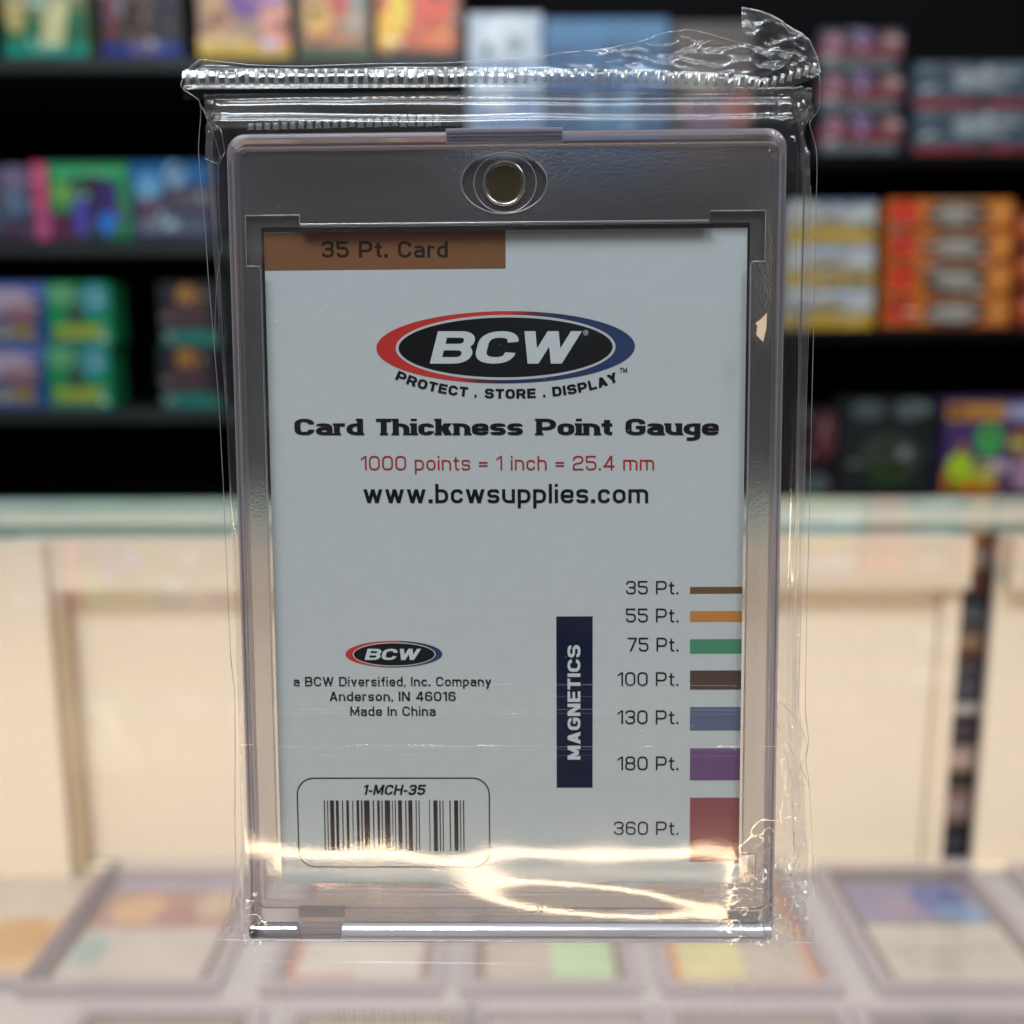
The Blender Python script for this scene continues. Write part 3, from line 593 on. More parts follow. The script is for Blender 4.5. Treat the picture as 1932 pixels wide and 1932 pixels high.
def glyph(ch, t, W=0.82, serif=0.0):
    """returns (polygon groups, advance width); cap height 1"""
    Wc0 = W; X = 0.72; G = []; l = t/2*ASP; b = t/2; T = 1-t/2; r = 0.27; rs = 0.24
    def S(pts, closed=False, r_=None):
        pts = [(p[0]/ASP,)+tuple(p[1:]) for p in pts]
        G.append([[Vector((v.x*ASP, v.y)) for v in q] for q in stroke(rounded(pts, r if r_ is None else r_, closed), t, closed)])
    def foot(x, y, wl=1, wr=1):
        if serif: G.append(stroke([(x-t*.5-serif*wl, y), (x+t*.5+serif*wr, y)], t*0.62))
    fy0 = t*.31; 
    if ch == ' ': return [], 0.46*WLOW/.66
    if ch in 'BDEHLPR': S([(l, 0), (l, 1)])
    rr = W-l; m = 0.51
    if ch == 'A':
        th = t*ASP*1.12; G.append(dg(0, 0, W/2-th/2, 1, th)); G.append(dg(W-th, 0, W/2-th/2, 1, th)); S([(W*.2, .29), (W*.8, .29)])
    elif ch == 'B': S([(l, b), (rr, b), (rr, m), (l, m)], r_=.22); S([(l, m), (rr-.02, m), (rr-.02, T), (l, T)], r_=.22)
    elif ch == 'C': S([(rr, .34), (rr, b), (l, b), (l, T), (rr, T), (rr, .66)])
    elif ch == 'D': S([(l, b), (rr, b), (rr, T), (l, T)])
    elif ch == 'E': W = .74; S([(l, b), (W, b)]); S([(l, T), (W, T)]); S([(l, m), (W-.04, m)])
    elif ch == 'G': S([(rr, .68), (rr, T), (l, T), (l, b), (rr, b), (rr, .47, 0), (W*.52, .47)])
    elif ch == 'H': S([(rr, 0), (rr, 1)]); S([(l, m), (rr, m)])
    elif ch == 'I':
        W = t*ASP; S([(l, 0), (l, 1)])
        if serif or ch == 'I' and serif: pass
    elif ch == 'L': W = .68; S([(l, b), (W, b)])
    elif ch == 'M': W = .98; S([(l, 0), (l, 1)]); S([(W-l, 0), (W-l, 1)]); th = t*ASP*1.1; G.append(dg(W/2-th/2, .12, 0, 1, th)); G.append(dg(W/2-th/2, .12, W-th, 1, th))
    elif ch == 'N': S([(l, 0), (l, 1)]); S([(rr, 0), (rr, 1)]); th = t*ASP*1.25; G.append(dg(W-th, 0, 0, 1, th))
    elif ch in 'O0':
        if ch == '0': W = .78; rr = W-l
        S([(l, b), (rr, b), (rr, T), (l, T)], True)
    elif ch == 'P': S([(l, .4), (rr, .4), (rr, T), (l, T)], r_=.24)
    elif ch == 'R': S([(l, .44), (rr, .44), (rr, T), (l, T)], r_=.24); th = t*ASP*1.2; G.append(dg(W-th, 0, W*.48, .44, th))
    elif ch == 'S': S([(rr, .7), (rr, T), (l, T), (l, m), (rr, m), (rr, b), (l, b), (l, .3)], r_=.22)
    elif ch == 'T': W = .76; S([(0, T), (W, T)]); S([(W/2, 0), (W/2, 1)])
    elif ch == 'V': th = t*ASP*1.15; G.append(dg(W/2-th/2, 0, 0, 1, th)); G.append(dg(W/2-th/2, 0, W-th, 1, th))
    elif ch == 'W':
        W = 1.2*max(1, Wc0/.82*.98); th = t*ASP*1.02; q = (W-th)/4
        G.append(dg(q, 0, 0, 1, th)); G.append(dg(q, 0, 2*q, 1, th)); G.append(dg(3*q, 0, 2*q, 1, th)); G.append(dg(3*q, 0, 4*q, 1, th))
    elif ch == 'Y': th = t*ASP*1.15; G.append(dg(W/2-th/2, .42, 0, 1, th)); G.append(dg(W/2-th/2, .42, W-th, 1, th)); S([(W/2, 0), (W/2, .45)])
    elif ch == '1': W = .42; S([(W-l, 0), (W-l, 1)]); th = t*ASP*1.1; G.append([[Vector((0, .68)), Vector((0, .68+t)), Vector((W-t, 1)), Vector((W-t, 1-t*1.05))]])
    elif ch == '2': W = .76; rr = W-l; S([(l, .7), (l, T), (rr, T), (rr, m+.02), (l, .42), (l, b, 0), (W, b)])
    elif ch == '3': W = .76; rr = W-l; S([(l, .72), (l, T), (rr, T), (rr, m), (W*.3, m)], r_=.22); S([(W*.3, m), (rr, m), (rr, b), (l, b), (l, .28)], r_=.22)
    elif ch == '4': W = .8; th = t*ASP*1.3; S([(W*.74, 0), (W*.74, 1)]); S([(.0, .27), (W, .27)]); G.append(dg(0, .22, W*.74-th+t/2, 1, th))
    elif ch == '5': W = .76; rr = W-l; S([(W-.04, T), (l, T, 0), (l, .58, 0.02), (rr, .58), (rr, b), (l, b), (l, .28)], r_=.24)
    elif ch == '6': W = .76; rr = W-l; S([(rr, .74), (rr, T), (l, T), (l, b), (rr, b), (rr, .56), (l, .56)], r_=.24)
    elif ch == '7': W = .72; S([(0, T), (W-t*.3, T)]); th = t*ASP*1.15; G.append(dg(.16, 0, W-th, 1-t, th)); G.append(dg(W-th, 1-t, W-th, 1, th))
    elif ch == '8': W = .78; rr = W-l; S([(l, b), (rr, b), (rr, m), (l, m)], True, .2); S([(l+.02, m), (rr-.02, m), (rr-.02, T), (l+.02, T)], True, .2)
    else:
        w = WLOW; kw = WLOW/.66; rr = w-l; xT = X-t/2; A = 1.0; W = w
        if ch in 'bdhkl': pass
        if ch == 'a': S([(l+.01, X-.17), (l+.01, xT), (rr, xT), (rr, 0)], r_=.18); S([(rr, b), (l, b), (l, .40), (rr, .40)], r_=.17)
        elif ch == 'b': S([(l, 0), (l, A)]); S([(l, b), (rr, b), (rr, xT), (l, xT)], r_=rs)
        elif ch == 'c': W = .62*kw; rr = W-l; S([(rr, .25), (rr, b), (l, b), (l, xT), (rr, xT), (rr, X-.24)], r_=rs)
        elif ch == 'd': S([(rr, 0), (rr, A)]); S([(rr, b), (l, b), (l, xT), (rr, xT)], r_=rs)
        elif ch == 'e': S([(rr, .21), (rr, b), (l, b), (l, xT), (rr, xT), (rr, .35, 0), (l, .35)], r_=rs)
        elif ch == 'f': W = .42; S([(.14+l, 0), (.14+l, A-t/2), (W, A-t/2)], r_=.16); S([(0, xT), (W-.02, xT)])
        elif ch == 'g': S([(rr, b+.02), (l, b+.02), (l, xT), (rr, xT)], r_=rs); S([(rr, X), (rr, -.24), (l+.01, -.24)], r_=.2)
        elif ch == 'h': S([(l, 0), (l, A)]); S([(l, xT), (rr, xT), (rr, 0)], r_=rs)
        elif ch == 'i': W = t*ASP; S([(l, 0), (l, X)]); S([(l, .86), (l, 1.0)])
        elif ch == 'k': W = .66*kw; S([(l, 0), (l, A)]); th = t*ASP*1.3; G.append(dg(W-th, 0, W*.3, .42, th)); G.append(dg(W*.22, .34, W-th-.02, X, th))
        elif ch == 'l': W = t*ASP; S([(l, 0), (l, A)])
        elif ch == 'm': W = 1.02; rr = W-l; S([(l, 0), (l, X)]); S([(l, xT), (W/2, xT), (W/2, 0)], r_=.18); S([(W/2-.1, xT), (rr, xT), (rr, 0)], r_=.2)
        elif ch == 'n': S([(l, 0), (l, X)]); S([(l, xT), (rr, xT), (rr, 0)], r_=rs)
        elif ch == 'o': S([(l, b), (rr, b), (rr, xT), (l, xT)], True, rs)
        elif ch == 'p': S([(l, -.27), (l, X)]); S([(l, b), (rr, b), (rr, xT), (l, xT)], r_=rs)
        elif ch == 'r': W = .44*kw; S([(l, 0), (l, X)]); S([(l, xT-.0), (W, xT)])
        elif ch == 's': W = .62*kw; rr = W-l; k = X/2; S([(rr, X-.19), (rr, xT), (l, xT), (l, k), (rr, k), (rr, b), (l, b), (l, .19)], r_=.15)
        elif ch == 't': W = .42*kw; S([(.12+l, .92), (.12+l, b), (W, b)], r_=.14); S([(0, xT), (W, xT)])
        elif ch == 'u': S([(l, X), (l, b), (rr, b)], r_=rs); S([(rr, 0), (rr, X)])
        elif ch == 'v': th = t*ASP*1.15; G.append(dg(W/2-th/2, 0, 0, X, th)); G.append(dg(W/2-th/2, 0, W-th, X, th))
        elif ch == 'y': th = t*ASP*1.15; G.append(dg(W/2-th/2, 0, 0, X, th)); G.append(dg(W*.5-th/2-.13, -.27, W-th, X, th))
        elif ch == 'w':
            W = .98; th = t*ASP*1.1; q = (W-th)/4
            G.append(dg(q, 0, 0, X, th)); G.append(dg(q, 0, 2*q, X, th)); G.append(dg(3*q, 0, 2*q, X, th)); G.append(dg(3*q, 0, 4*q, X, th))
        elif ch == '.': W = t*1.3*ASP; G.append([[Vector((0, 0)), Vector((W, 0)), Vector((W, t*1.3)), Vector((0, t*1.3))]])
        elif ch == ',': W = t*1.05; S([(W/2, 0), (W/2, t)]); G.append(dg(W*.1, -t*.9, W*.35, 0, t*.6))
        elif ch == '=': W = .62; S([(0, .30), (W, .30)]); S([(0, .52), (W, .52)])
        elif ch == '-': W = .36; S([(0, .38), (W, .38)])
        else: raise ValueError(ch)
    # slab feet for the heavy headline face
    if serif:
        hy = t*.3
        def F(x, y, a, c): G.append([[Vector((x-a, y-hy)), Vector((x+c, y-hy)), Vector((x+c, y+hy)), Vector((x-a, y+hy))]])
        if ch in 'hnk': F(l, hy, l+serif, l+serif*.3);
        if ch == 'r': F(l, hy, l+serif, l+serif)
        if ch in 'hk': F(l, 1-hy, l+serif, l)
        if ch in 'nri': F(l, X-hy, l+serif, l)
        if ch == 'i': F(l, hy, l+serif, l+serif)
        if ch == 'P': F(l, hy, l+serif, l+serif); F(l, 1-hy, l+serif, l)
        if ch == 'T': F(W/2, hy, l+serif, l+serif)
        if ch in 'hn': F(rr, hy, l+serif*.3, l+serif)
        if ch == 'd': F(rr, 1-hy, l+serif, l); F(rr, hy, l, l+serif)
        if ch in 'au': F(rr, hy, l, l+serif)
        if ch == 'u': F(l, X-hy, l+serif, l); F(rr, X-hy, l+serif, l)
    return G, W
def layout(text, t, gap, serif=0.0, Wcap=.82):
    polys = []; x = 0.0; li = 0
    for ch in text:
        g_, w_ = glyph(ch, t, Wcap, serif)
        for grp in g_:
            polys.append((li, [[(p.x+x, p.y) for p in q] for q in grp])); li += 1
        x += w_ + (gap if ch != ' ' else 0)
    return polys, x-gap
def lettering(text, px0, px1, ptop, pbase, m, parent, t=0.14, gap=0.16, shear=0.0, z=0.03, name='lettering', serif=0.0, warp=None, vertical=False, Wcap=.82, asp=1.1, wlow=.66):
    """a line of printed text fitted between two measured ends; each line is one flat printed object"""
    global ASP, WLOW
    ASP, WLOW = asp, wlow
    polys, w_ = layout(text, t, gap, serif, Wcap)
    vs, fs = [], []
    if vertical:
        bx, by0 = K(pbase, px0); bx2, by1 = K(pbase, px1); tx, _ = K(ptop, px0)
    else:
        A = K(px0, pbase); B = K(px1, pbase); T_ = K(px0, ptop)
    for li, grp in polys:
        for q in grp:
            i0 = len(vs)
            for x, y in q:
                u = (x+shear*y)/ (w_+max(0, shear)) ; v = y
                if warp: X_, Y_ = warp(u, v)
                elif vertical: X_, Y_ = bx+(tx-bx)*v, by0+(by1-by0)*u
                else: X_ = A[0]+(B[0]-A[0])*u; Y_ = A[1]+(B[1]-A[1])*u+(T_[1]-A[1])*v
                vs.append((X_, Y_, z+0.0012*(li % 7)))
            fs.append(tuple(range(i0, i0+len(q))))
    return mesh(name, vs, fs, m, parent)
INK = ink(5, 5, 8)
# brown title band
def pr(name, a, b, c, d, z, m):
    x0_, y1_ = K(a, b); x1_, y0_ = K(c, d); return quad(name, x0_, y0_, x1_, y1_, z, m, gcard)
x_, ytop_ = K(498, 436); x2_, yb_ = K(954, 506)
quad('title_band', -31.74, yb_, x2_, YB+44.4, 0.015, ink(136, 92, 62), gcard)
lettering('35 Pt. Card', 607, 845, 455, 486, ink(44, 32, 30), gcard, 0.165, 0.15)
# logo
def logo(x0p, y0p, x1p, y1p, bx0, by0, bx1, by1, tx0, tx1, ty0, ty1, reg):
    lg = None
    a = K(x0p, (y0p+y1p)/2); b = K(x1p, (y0p+y1p)/2); c = K((x0p+x1p)/2, y0p); d = K((x0p+x1p)/2, y1p)
    cx_, cy_ = (a[0]+b[0])/2, (c[1]+d[1])/2; rx, ry = (b[0]-a[0])/2, (c[1]-d[1])/2
    mat = N('logo_oval_red_to_blue'); tc = mat.n('TexCoord'); mp = mat.n('SeparateXYZ'); mat.l(tc.outputs['Object'], mp.inputs[0])
    # the red runs further along the top, the blue further along the bottom
    m1 = mat.n('Math', operation='MULTIPLY_ADD'); m1.inputs[1].default_value = 1/(rx*MM); m1.inputs[2].default_value = -cx_/rx
    m2 = mat.n('Math', operation='MULTIPLY_ADD'); m2.inputs[1].default_value = -0.22/(ry*MM); m2.inputs[2].default_value = 0.22*cy_/ry
    mat.l(mp.outputs[0], m1.inputs[0]); mat.l(mp.outputs[1], m2.inputs[0])
    ad = mat.n('Math', operation='ADD'); mat.l(m1.outputs[0], ad.inputs[0]); mat.l(m2.outputs[0], ad.inputs[1])
    cr = mat.n('ValToRGB'); e = cr.color_ramp.elements
    mr = mat.n('MapRange'); mr.inputs[1].default_value = -1; mr.inputs[2].default_value = 1; mat.l(ad.outputs[0], mr.inputs[0]); mat.l(mr.outputs[0], cr.inputs[0])
    e[0].position = 0.0; e[0].color = rgb(205, 42, 34); e[1].position = 1.0; e[1].color = rgb(26, 56, 104)
    k = e.new(0.40); k.color = rgb(214, 52, 36); k = e.new(0.50); k.color = rgb(96, 34, 44); k = e.new(0.60); k.color = rgb(22, 42, 86)
    p = mat.n('BsdfPrincipled'); p.inputs['Roughness'].default_value = .5; mat.l(cr.outputs[0], p.inputs['Base Color'])
    mo = mat.done(p.outputs[0])
    lg = disc('logo_oval', cx_, cy_, rx, ry, 0.02, mo, gcard, 96)
    a = K(bx0, (by0+by1)/2); b = K(bx1, (by0+by1)/2); c = K((bx0+bx1)/2, by0); d = K((bx0+bx1)/2, by1)
    ccx, ccy = (a[0]+b[0])/2, (c[1]+d[1])/2; rx2, ry2 = (b[0]-a[0])/2, (c[1]-d[1])/2; bw = 0.022*rx
    disc('logo_ring', ccx, ccy, rx2+bw, ry2+bw*.9, 0.028, ink(205, 208, 214), lg, 96)
    disc('logo_field', ccx, ccy, rx2, ry2, 0.036, INK, lg, 96)
    lettering('BCW', tx0, tx1, ty0, ty1, ink(214, 222, 224), lg, 0.20, 0.09, 0.24, 0.045, 'logo_letters', Wcap=1.12, asp=1.5)
    return lg
lg = logo(710, 587, 1198, 723, 752, 599, 1156, 712, 811, 1098, 625, 686, True)
# registered mark
cR = K(1105, 628); ringm = ink(190, 196, 200)
tube('registered_mark', [(cR[0]+.33*math.cos(t), cR[1]+.33*math.sin(t), 0.05) for t in np.linspace(0, 2*math.pi, 20, endpoint=False)], 0.035, ringm, lg, closed=True)
lettering('R', 1103, 1108, 625, 631, ringm, lg, .2, .1, 0, .05, 'registered_mark')
# motto along an arc
def arcwarp(pxa, pxb):
    def f(u, v):
        px = pxa+(pxb-pxa)*u
        dx = px-960; yb = 752-0.00052*dx*dx-6.0e-9*dx**4
        sl = -2*0.00052*dx-2.4e-8*dx**3
        nx, ny = sl, -1.0; ln = math.hypot(nx, ny); nx /= ln; ny /= ln
        # normal direction upwards
        return K(px + (-nx if False else (sl/ln))*18*v*1.0, yb - 18*v/ln)
    return f
lettering('PROTECT', 0, 0, 0, 0, INK, gcard, 0.22, 0.13, warp=arcwarp(745, 882))
lettering('.', 0, 0, 0, 0, INK, gcard, 0.22, 0.1, warp=arcwarp(895, 899))
lettering('STORE', 0, 0, 0, 0, INK, gcard, 0.22, 0.13, warp=arcwarp(914, 1011))
lettering('.', 0, 0, 0, 0, INK, gcard, 0.22, 0.1, warp=arcwarp(1025, 1029))
lettering('DISPLAY', 0, 0, 0, 0, INK, gcard, 0.22, 0.13, warp=arcwarp(1043, 1168))
lettering('TM', 1169, 1183, 694, 703, INK, gcard, 0.16, 0.14, 0.05)
lettering('Card Thickness Point Gauge', 556, 1356, 790, 821, INK, gcard, 0.195, 0.07, serif=0.06, Wcap=1.0, asp=1.55, wlow=.84)
lettering('1000 points = 1 inch = 25.4 mm', 681, 1234, 860, 887, ink(176, 40, 36), gcard, 0.108, 0.17)
lettering('www.bcwsupplies.com', 686, 1223, 913, 949, INK, gcard, 0.15, 0.14)
# thickness scale
rows = [('35 Pt.', 1181, 1096, 1121, 1107.5, 1120, (118, 86, 62)), ('55 Pt.', 1181, 1148, 1174, 1153, 1173, (208, 140, 70)), ('75 Pt.', 1184, 1203, 1229, 1206, 1233, (84, 150, 116)),
        ('100 Pt.', 1165, 1268, 1294, 1265, 1301, (92, 74, 66)), ('130 Pt.', 1165, 1340, 1366, 1334, 1378, (104, 112, 142)), ('180 Pt.', 1165, 1427, 1453, 1412, 1472, (118, 88, 130)), ('360 Pt.', 1158, 1550, 1575, 1505, 1626, (156, 92, 96))]
for s_, xa, ta, ba, b0, b1, c in rows:
    lettering(s_, xa, 1280, ta, ba, INK, gcard, 0.112, 0.16)
    xx0, yy1 = K(1302, b0); _, yy0 = K(1302, b1)
    quad('colour_bar', xx0, yy0, 31.74, yy1, 0.015, ink(*c), gcard)
pr('magnetics_panel', 1049.5, 1163, 1118, 1486, 0.015, ink(4, 18, 52))
lettering('MAGNETICS', 1433, 1217, 1071, 1095, ink(214, 222, 226), gcard, 0.20, 0.12, vertical=True, Wcap=.86, asp=1.2)
sl_ = logo(652, 1209, 834.5, 1259, 667.5, 1213.5, 820, 1255.5, 688, 795, 1224, 1245, False)
lettering('a BCW Diversified, Inc. Company', 554, 927, 1277, 1294.5, INK, gcard, 0.155, 0.15)
lettering('Anderson, IN 46016', 622, 860, 1305, 1322.5, INK, gcard, 0.155, 0.15)
lettering('Made In China', 661, 822, 1333, 1350.5, INK, gcard, 0.155, 0.15)
# barcode panel
fa = K(559, 1467); fb = K(925.5, 1637)
path = rrect(fa[0], fb[1], fb[0], fa[1], 2.4, 8)
pi_ = rrect(fa[0]+.17, fb[1]+.17, fb[0]-.17, fa[1]-.17, 2.25, 8); nn = len(path)
mesh('barcode_frame', [(p[0], p[1], .02) for p in path]+[(p[0], p[1], .02) for p in pi_], [(i, (i+1) % nn, nn+(i+1) % nn, nn+i) for i in range(nn)], INK, gcard)
lettering('1-MCH-35', 684, 805, 1480.5, 1499.5, INK, gcard, 0.185, 0.12, 0.22)
bars = [(628, 634), (645, 650), (660, 681), (690, 705), (722, 728), (744, 758), (775, 780), (797, 811), (820, 828), (836, 865), (881, 888), (904, 917), (926, 932), (943, 971), (981, 985), (995, 1000), (1012, 1032), (1049, 1055), (1065, 1086), (1103, 1108), (1118, 1123), (1173, 1177), (1195, 1216), (1226, 1232), (1242, 1247), (1278, 1284), (1302, 1323), (1332, 1337), (1348, 1354)]
_, bt = K(740, 1510); _, bb = K(740, 1606)
INKB = ink(48, 34, 40)
for a_, b_ in bars:
    xa_, _ = K(383.4+.3639*a_, 1560); xb_, _ = K(383.4+.3639*b_, 1560)
    quad('barcode_bar', xa_, bb, xb_, bt, 0.02, INKB, gcard)

# ================================================================== plastic wrap
m_film = sheet('clear_film', (0.975, 0.98, 0.985, 1), 1.5, 1.9, 0.03, 0.004, bump=1.0, bscale=3200, bdist=0.0000042, lobe2=0.25, rough2=0.14, smudge=0.018)
m_side = sheet('loose_side_film', (0.95, 0.955, 0.965, 1), 1.5, 2.4, 0.05, 0.06, bump=0.5, bscale=900, bdist=0.00002, lobe2=0.5, rough2=0.25, smudge=0.16)
m_crink = sheet('crinkled_film', (0.94, 0.95, 0.96, 1), 1.5, 1.3, 0.16, 0.06, bump=0.3, bscale=600, bdist=0.00005, lobe2=0.5, rough2=0.35, smudge=0.08)
m_fedge = sheet('film_cut_edge', (0.85, 0.87, 0.9, 1), 1.6, 3.5, 0.12, 0.45)
m_seal = sheet('heat_seal_rib', (0.9, 0.92, 0.93, 1), 1.55, 3.0, 0.10, 0.6, hcol=(0.82, 0.84, 0.86, 1))
wrap = empty('plastic_wrap', 'clear crinkled plastic bag sealed around the card holder', 'plastic bag', mat=HM)
left_px = [(378, 165), (380, 196), (377, 240), (374, 273), (381, 364), (390, 479), (402, 627), (415, 791), (422, 929), (435, 1241), (443, 1303), (443, 1523), (445, 1604), (440, 1678), (429, 1737), (406, 1772)]
right_px = [(1536, 165), (1546, 205), (1526, 233), (1540, 276), (1541, 353), (1540, 400), (1535, 617), (1528, 948), (1522, 1140), (1519, 1340), (1526, 1400), (1520, 1440), (1527, 1484), (1534, 1608), (1536, 1711), (1532, 1778)]
LP = sorted([L(a, b, 2.5)[::-1] for a, b in left_px]); RP = sorted([L(a, b, 2.5)[::-1] for a, b in right_px])
def interp(P, y): return float(np.interp(y, [p[0] for p in P], [p[1] for p in P]))
FT = L(960, 166, 2.5)[1]; FB = 0.0
rowsy = list(np.linspace(FB, FT, 330))
creases = [(L(960, py, 4)[1], amp) for py, amp in ((1291, .030), (1338, .022), (1346, .018), (1408, .034), (1425, .012), (1312, .01))]
for cy_, amp in creases: rowsy += list(cy_+np.linspace(-.35, .35, 9))
rowsy = sorted(set(round(y, 4) for y in rowsy))
NC = 260
HTY = HT
def ss(a, b, x):
    t = min(1, max(0, (x-a)/(b-a))); return t*t*(3-2*t)
# slope field at the bottom: where the film leans, the strip lamp's reflection runs
LX = lambda px: L(px, 1650, 4)[0]
LYY = lambda py: L(960, py, 4)[1]
Y1 = [(L(a, b, 3.3)) for a, b in ((470, 1606), (560, 1611), (660, 1612), (780, 1622), (880, 1628), (960, 1618), (1040, 1610), (1150, 1613), (1260, 1606), (1330, 1600), (1400, 1612), (1450, 1608))]
LED = Vector((0, -116, -31))
def lean_needed(y):
    """lean of the film (degrees from upright) at which it mirrors the front lamp strip towards the camera"""
    P = ORI + EY*y + EZ*3.3
    a = math.atan2(LED.z-P.z, -(LED.y-P.y)); b = math.atan2(CAM.z-P.z, -(CAM.y-P.y))
    return math.degrees((a+b)/2)
BASE = math.degrees(math.asin(EZ.z))
LP_ = lambda a, b: L(a, b, 3.3)
E0 = LP_(1120, 1706); B0 = LP_(915, 1660); T0 = LP_(1425, 1640)
def slope_deg(x, y):
    """extra upward lean of the loose film in degrees"""
    y1 = float(np.interp(x, [p[0] for p in Y1], [p[1] for p in Y1]))
    g = 1.5*math.tanh(0.42*(y-y1)/1.5*(1.3+.3*math.sin(x*.4)))
    ex_, ey_ = (x-E0[0])/14.6, (y-E0[1]+0.10*(x-E0[0])-.2)/(2.0+0.02*(E0[0]-x))
    g += 3.2*math.exp(-0.76*(ex_*ex_+ey_*ey_)**1.6)
    tx, ty = (x-T0[0])/3.0, (y-T0[1]-0.5*(x-T0[0]))/2.6
    g += 1.7*math.exp(-0.6*(tx*tx+ty*ty)**1.3)
    g *= 1-.8*math.exp(-((x-B0[0])/4.2)**2-((y-B0[1])/1.9)**2)
    return lean_needed(y)-BASE+g
ys_ = np.array(rowsy)
film_v = []; cols = []
for ci in range(NC+1):
    u = ci/NC
    cols.append(u)
H_int = {}
for ri, y in enumerate(rowsy):
    xl, xr = interp(LP, y), interp(RP, y)
    for ci, u in enumerate(cols):
        uu = u
        x = xl+(xr-xl)*uu
        # body profile
        ex_l = ss(xl, HX0-.2, x); ex_r = ss(xr, HX1+.2, x)
        inside = min(ex_l, ex_r)
        z = -0.2+(ZF+1.15+0.2)*inside**0.8
        # above the holder the bag narrows to the seal
        top = ss(HTY+.5, FT, y)
        z = z*(1-top)+1.6*top
        side = 1-ss(0.75, 1.0, inside)
        # vertical folds down the side pleats
        d = min(x-xl, xr-x)
        z += side*0.28*math.sin(d*4.4+0.7*math.sin(y*0.06)+(0 if x < 0 else 1.3))*ss(0, .6, d)
        z += side*0.25*noise.noise(Vector((x*.9, y*.07, 3.1)))
        # loose horizontal folds between seal and holder
        tz = ss(HTY-.3, HTY+.8, y)*(1-ss(FT-.4, FT+.1, y))
        z += tz*(0.34*math.sin((y-HTY)*2.6+0.035*x+0.5*noise.noise(Vector((x*.08, 0, 1))))+0.5*noise.noise(Vector((x*.045, y*.5, 7.7))))
        # gentle waviness over the face
        z += 0.05*noise.noise(Vector((x*.11, y*.09, 0.3)))*(1-tz)
        # crumpled corners
        for (cxp, cyp, rad, amp) in ((1512, 225, 6.5, .95), (1505, 1700, 9.5, 1.5), (430, 1750, 5.5, .8), (385, 190, 4.0, .6), (1495, 1640, 6.0, .7), (1512, 1440, 4.5, .4)):
            kx, ky = L(cxp, cyp, 3)
            dd = math.hypot((x-kx), (y-ky)*.7)
            if dd < rad:
                f = (1-dd/rad)**1.0*amp
                q = Vector((x*.5, y*.3, cxp*.01))
                rd = 1-abs(noise.noise(q*1.1))*2.4
                rd2 = 1-abs(noise.noise(q*2.5+Vector((5, 3, 1))))*2.4
                z += f*(rd*.75+rd2*.4-.6)
        # designed bottom lean
        for cyy, amp in creases:
            dy = (y-cyy-0.15*math.sin(x*.05+cyy))/0.14
            if abs(dy) < 3: z += amp*math.exp(-dy*dy)*(0.6+0.8*noise.noise(Vector((x*.25, cyy, 2))))
        film_v.append([x, y, z, inside*(1-top)])
# integrate the designed slope column by column from y=20 downwards
nr = len(rowsy)
yi = 22.0
for ci in range(NC+1):
    h = 0.0
    idx = [ri for ri in range(nr) if rowsy[ri] <= yi][::-1]
    prev = None
    for ri in idx:
        v = film_v[ri*(NC+1)+ci]; y = v[1]
        fade = ss(yi, yi-6, -y+0) if False else ss(0, 6, yi-y)
        s = slope_deg(v[0], y)*fade*v[3]
        if prev is not None: h += math.tan(R(s))*(prev-y)
        prev = y
        # leaning up means z grows towards the bottom
        v[2] += h
fs = []
for ri in range(nr-1):
    for ci in range(NC):
        a = ri*(NC+1)+ci; fs.append((a, a+1, a+NC+2, a+NC+1))
ff = mesh('front_film', [v[:3] for v in film_v], fs, m_film, wrap, smooth=True)
ff.data.materials.append(m_side)
ff.data.polygons.foreach_set('material_index', [1 if (film_v[f[0]][3] < .6 and film_v[f[0]][1] < HT) or film_v[f[0]][1] > HT else 0 for f in fs])
# back film, simple
bv = []; fs = []; nbx, nby = 60, 80
for j in range(nby+1):
    y = FB+(FT-FB)*j/nby; xl, xr = interp(LP, y), interp(RP, y)
    for i in range(nbx+1):
        x = xl+(xr-xl)*i/nbx; ins = min(ss(xl, HX0, x), ss(xr, HX1, x)); top = ss(HTY, FT, y)
        z = -0.3-3.4*ins**.7; z = z*(1-top)+1.2*top
        z += 0.5*noise.noise(Vector((x*.12, y*.15, 9)))*(1-ins+.25)
        bv.append((x, y, z))
for j in range(nby):
    for i in range(nbx):
        a = j*(nbx+1)+i; fs.append((a, a+1, a+nbx+2, a+nbx+1))
mesh('back_film', bv, fs, m_film, wrap, smooth=True)
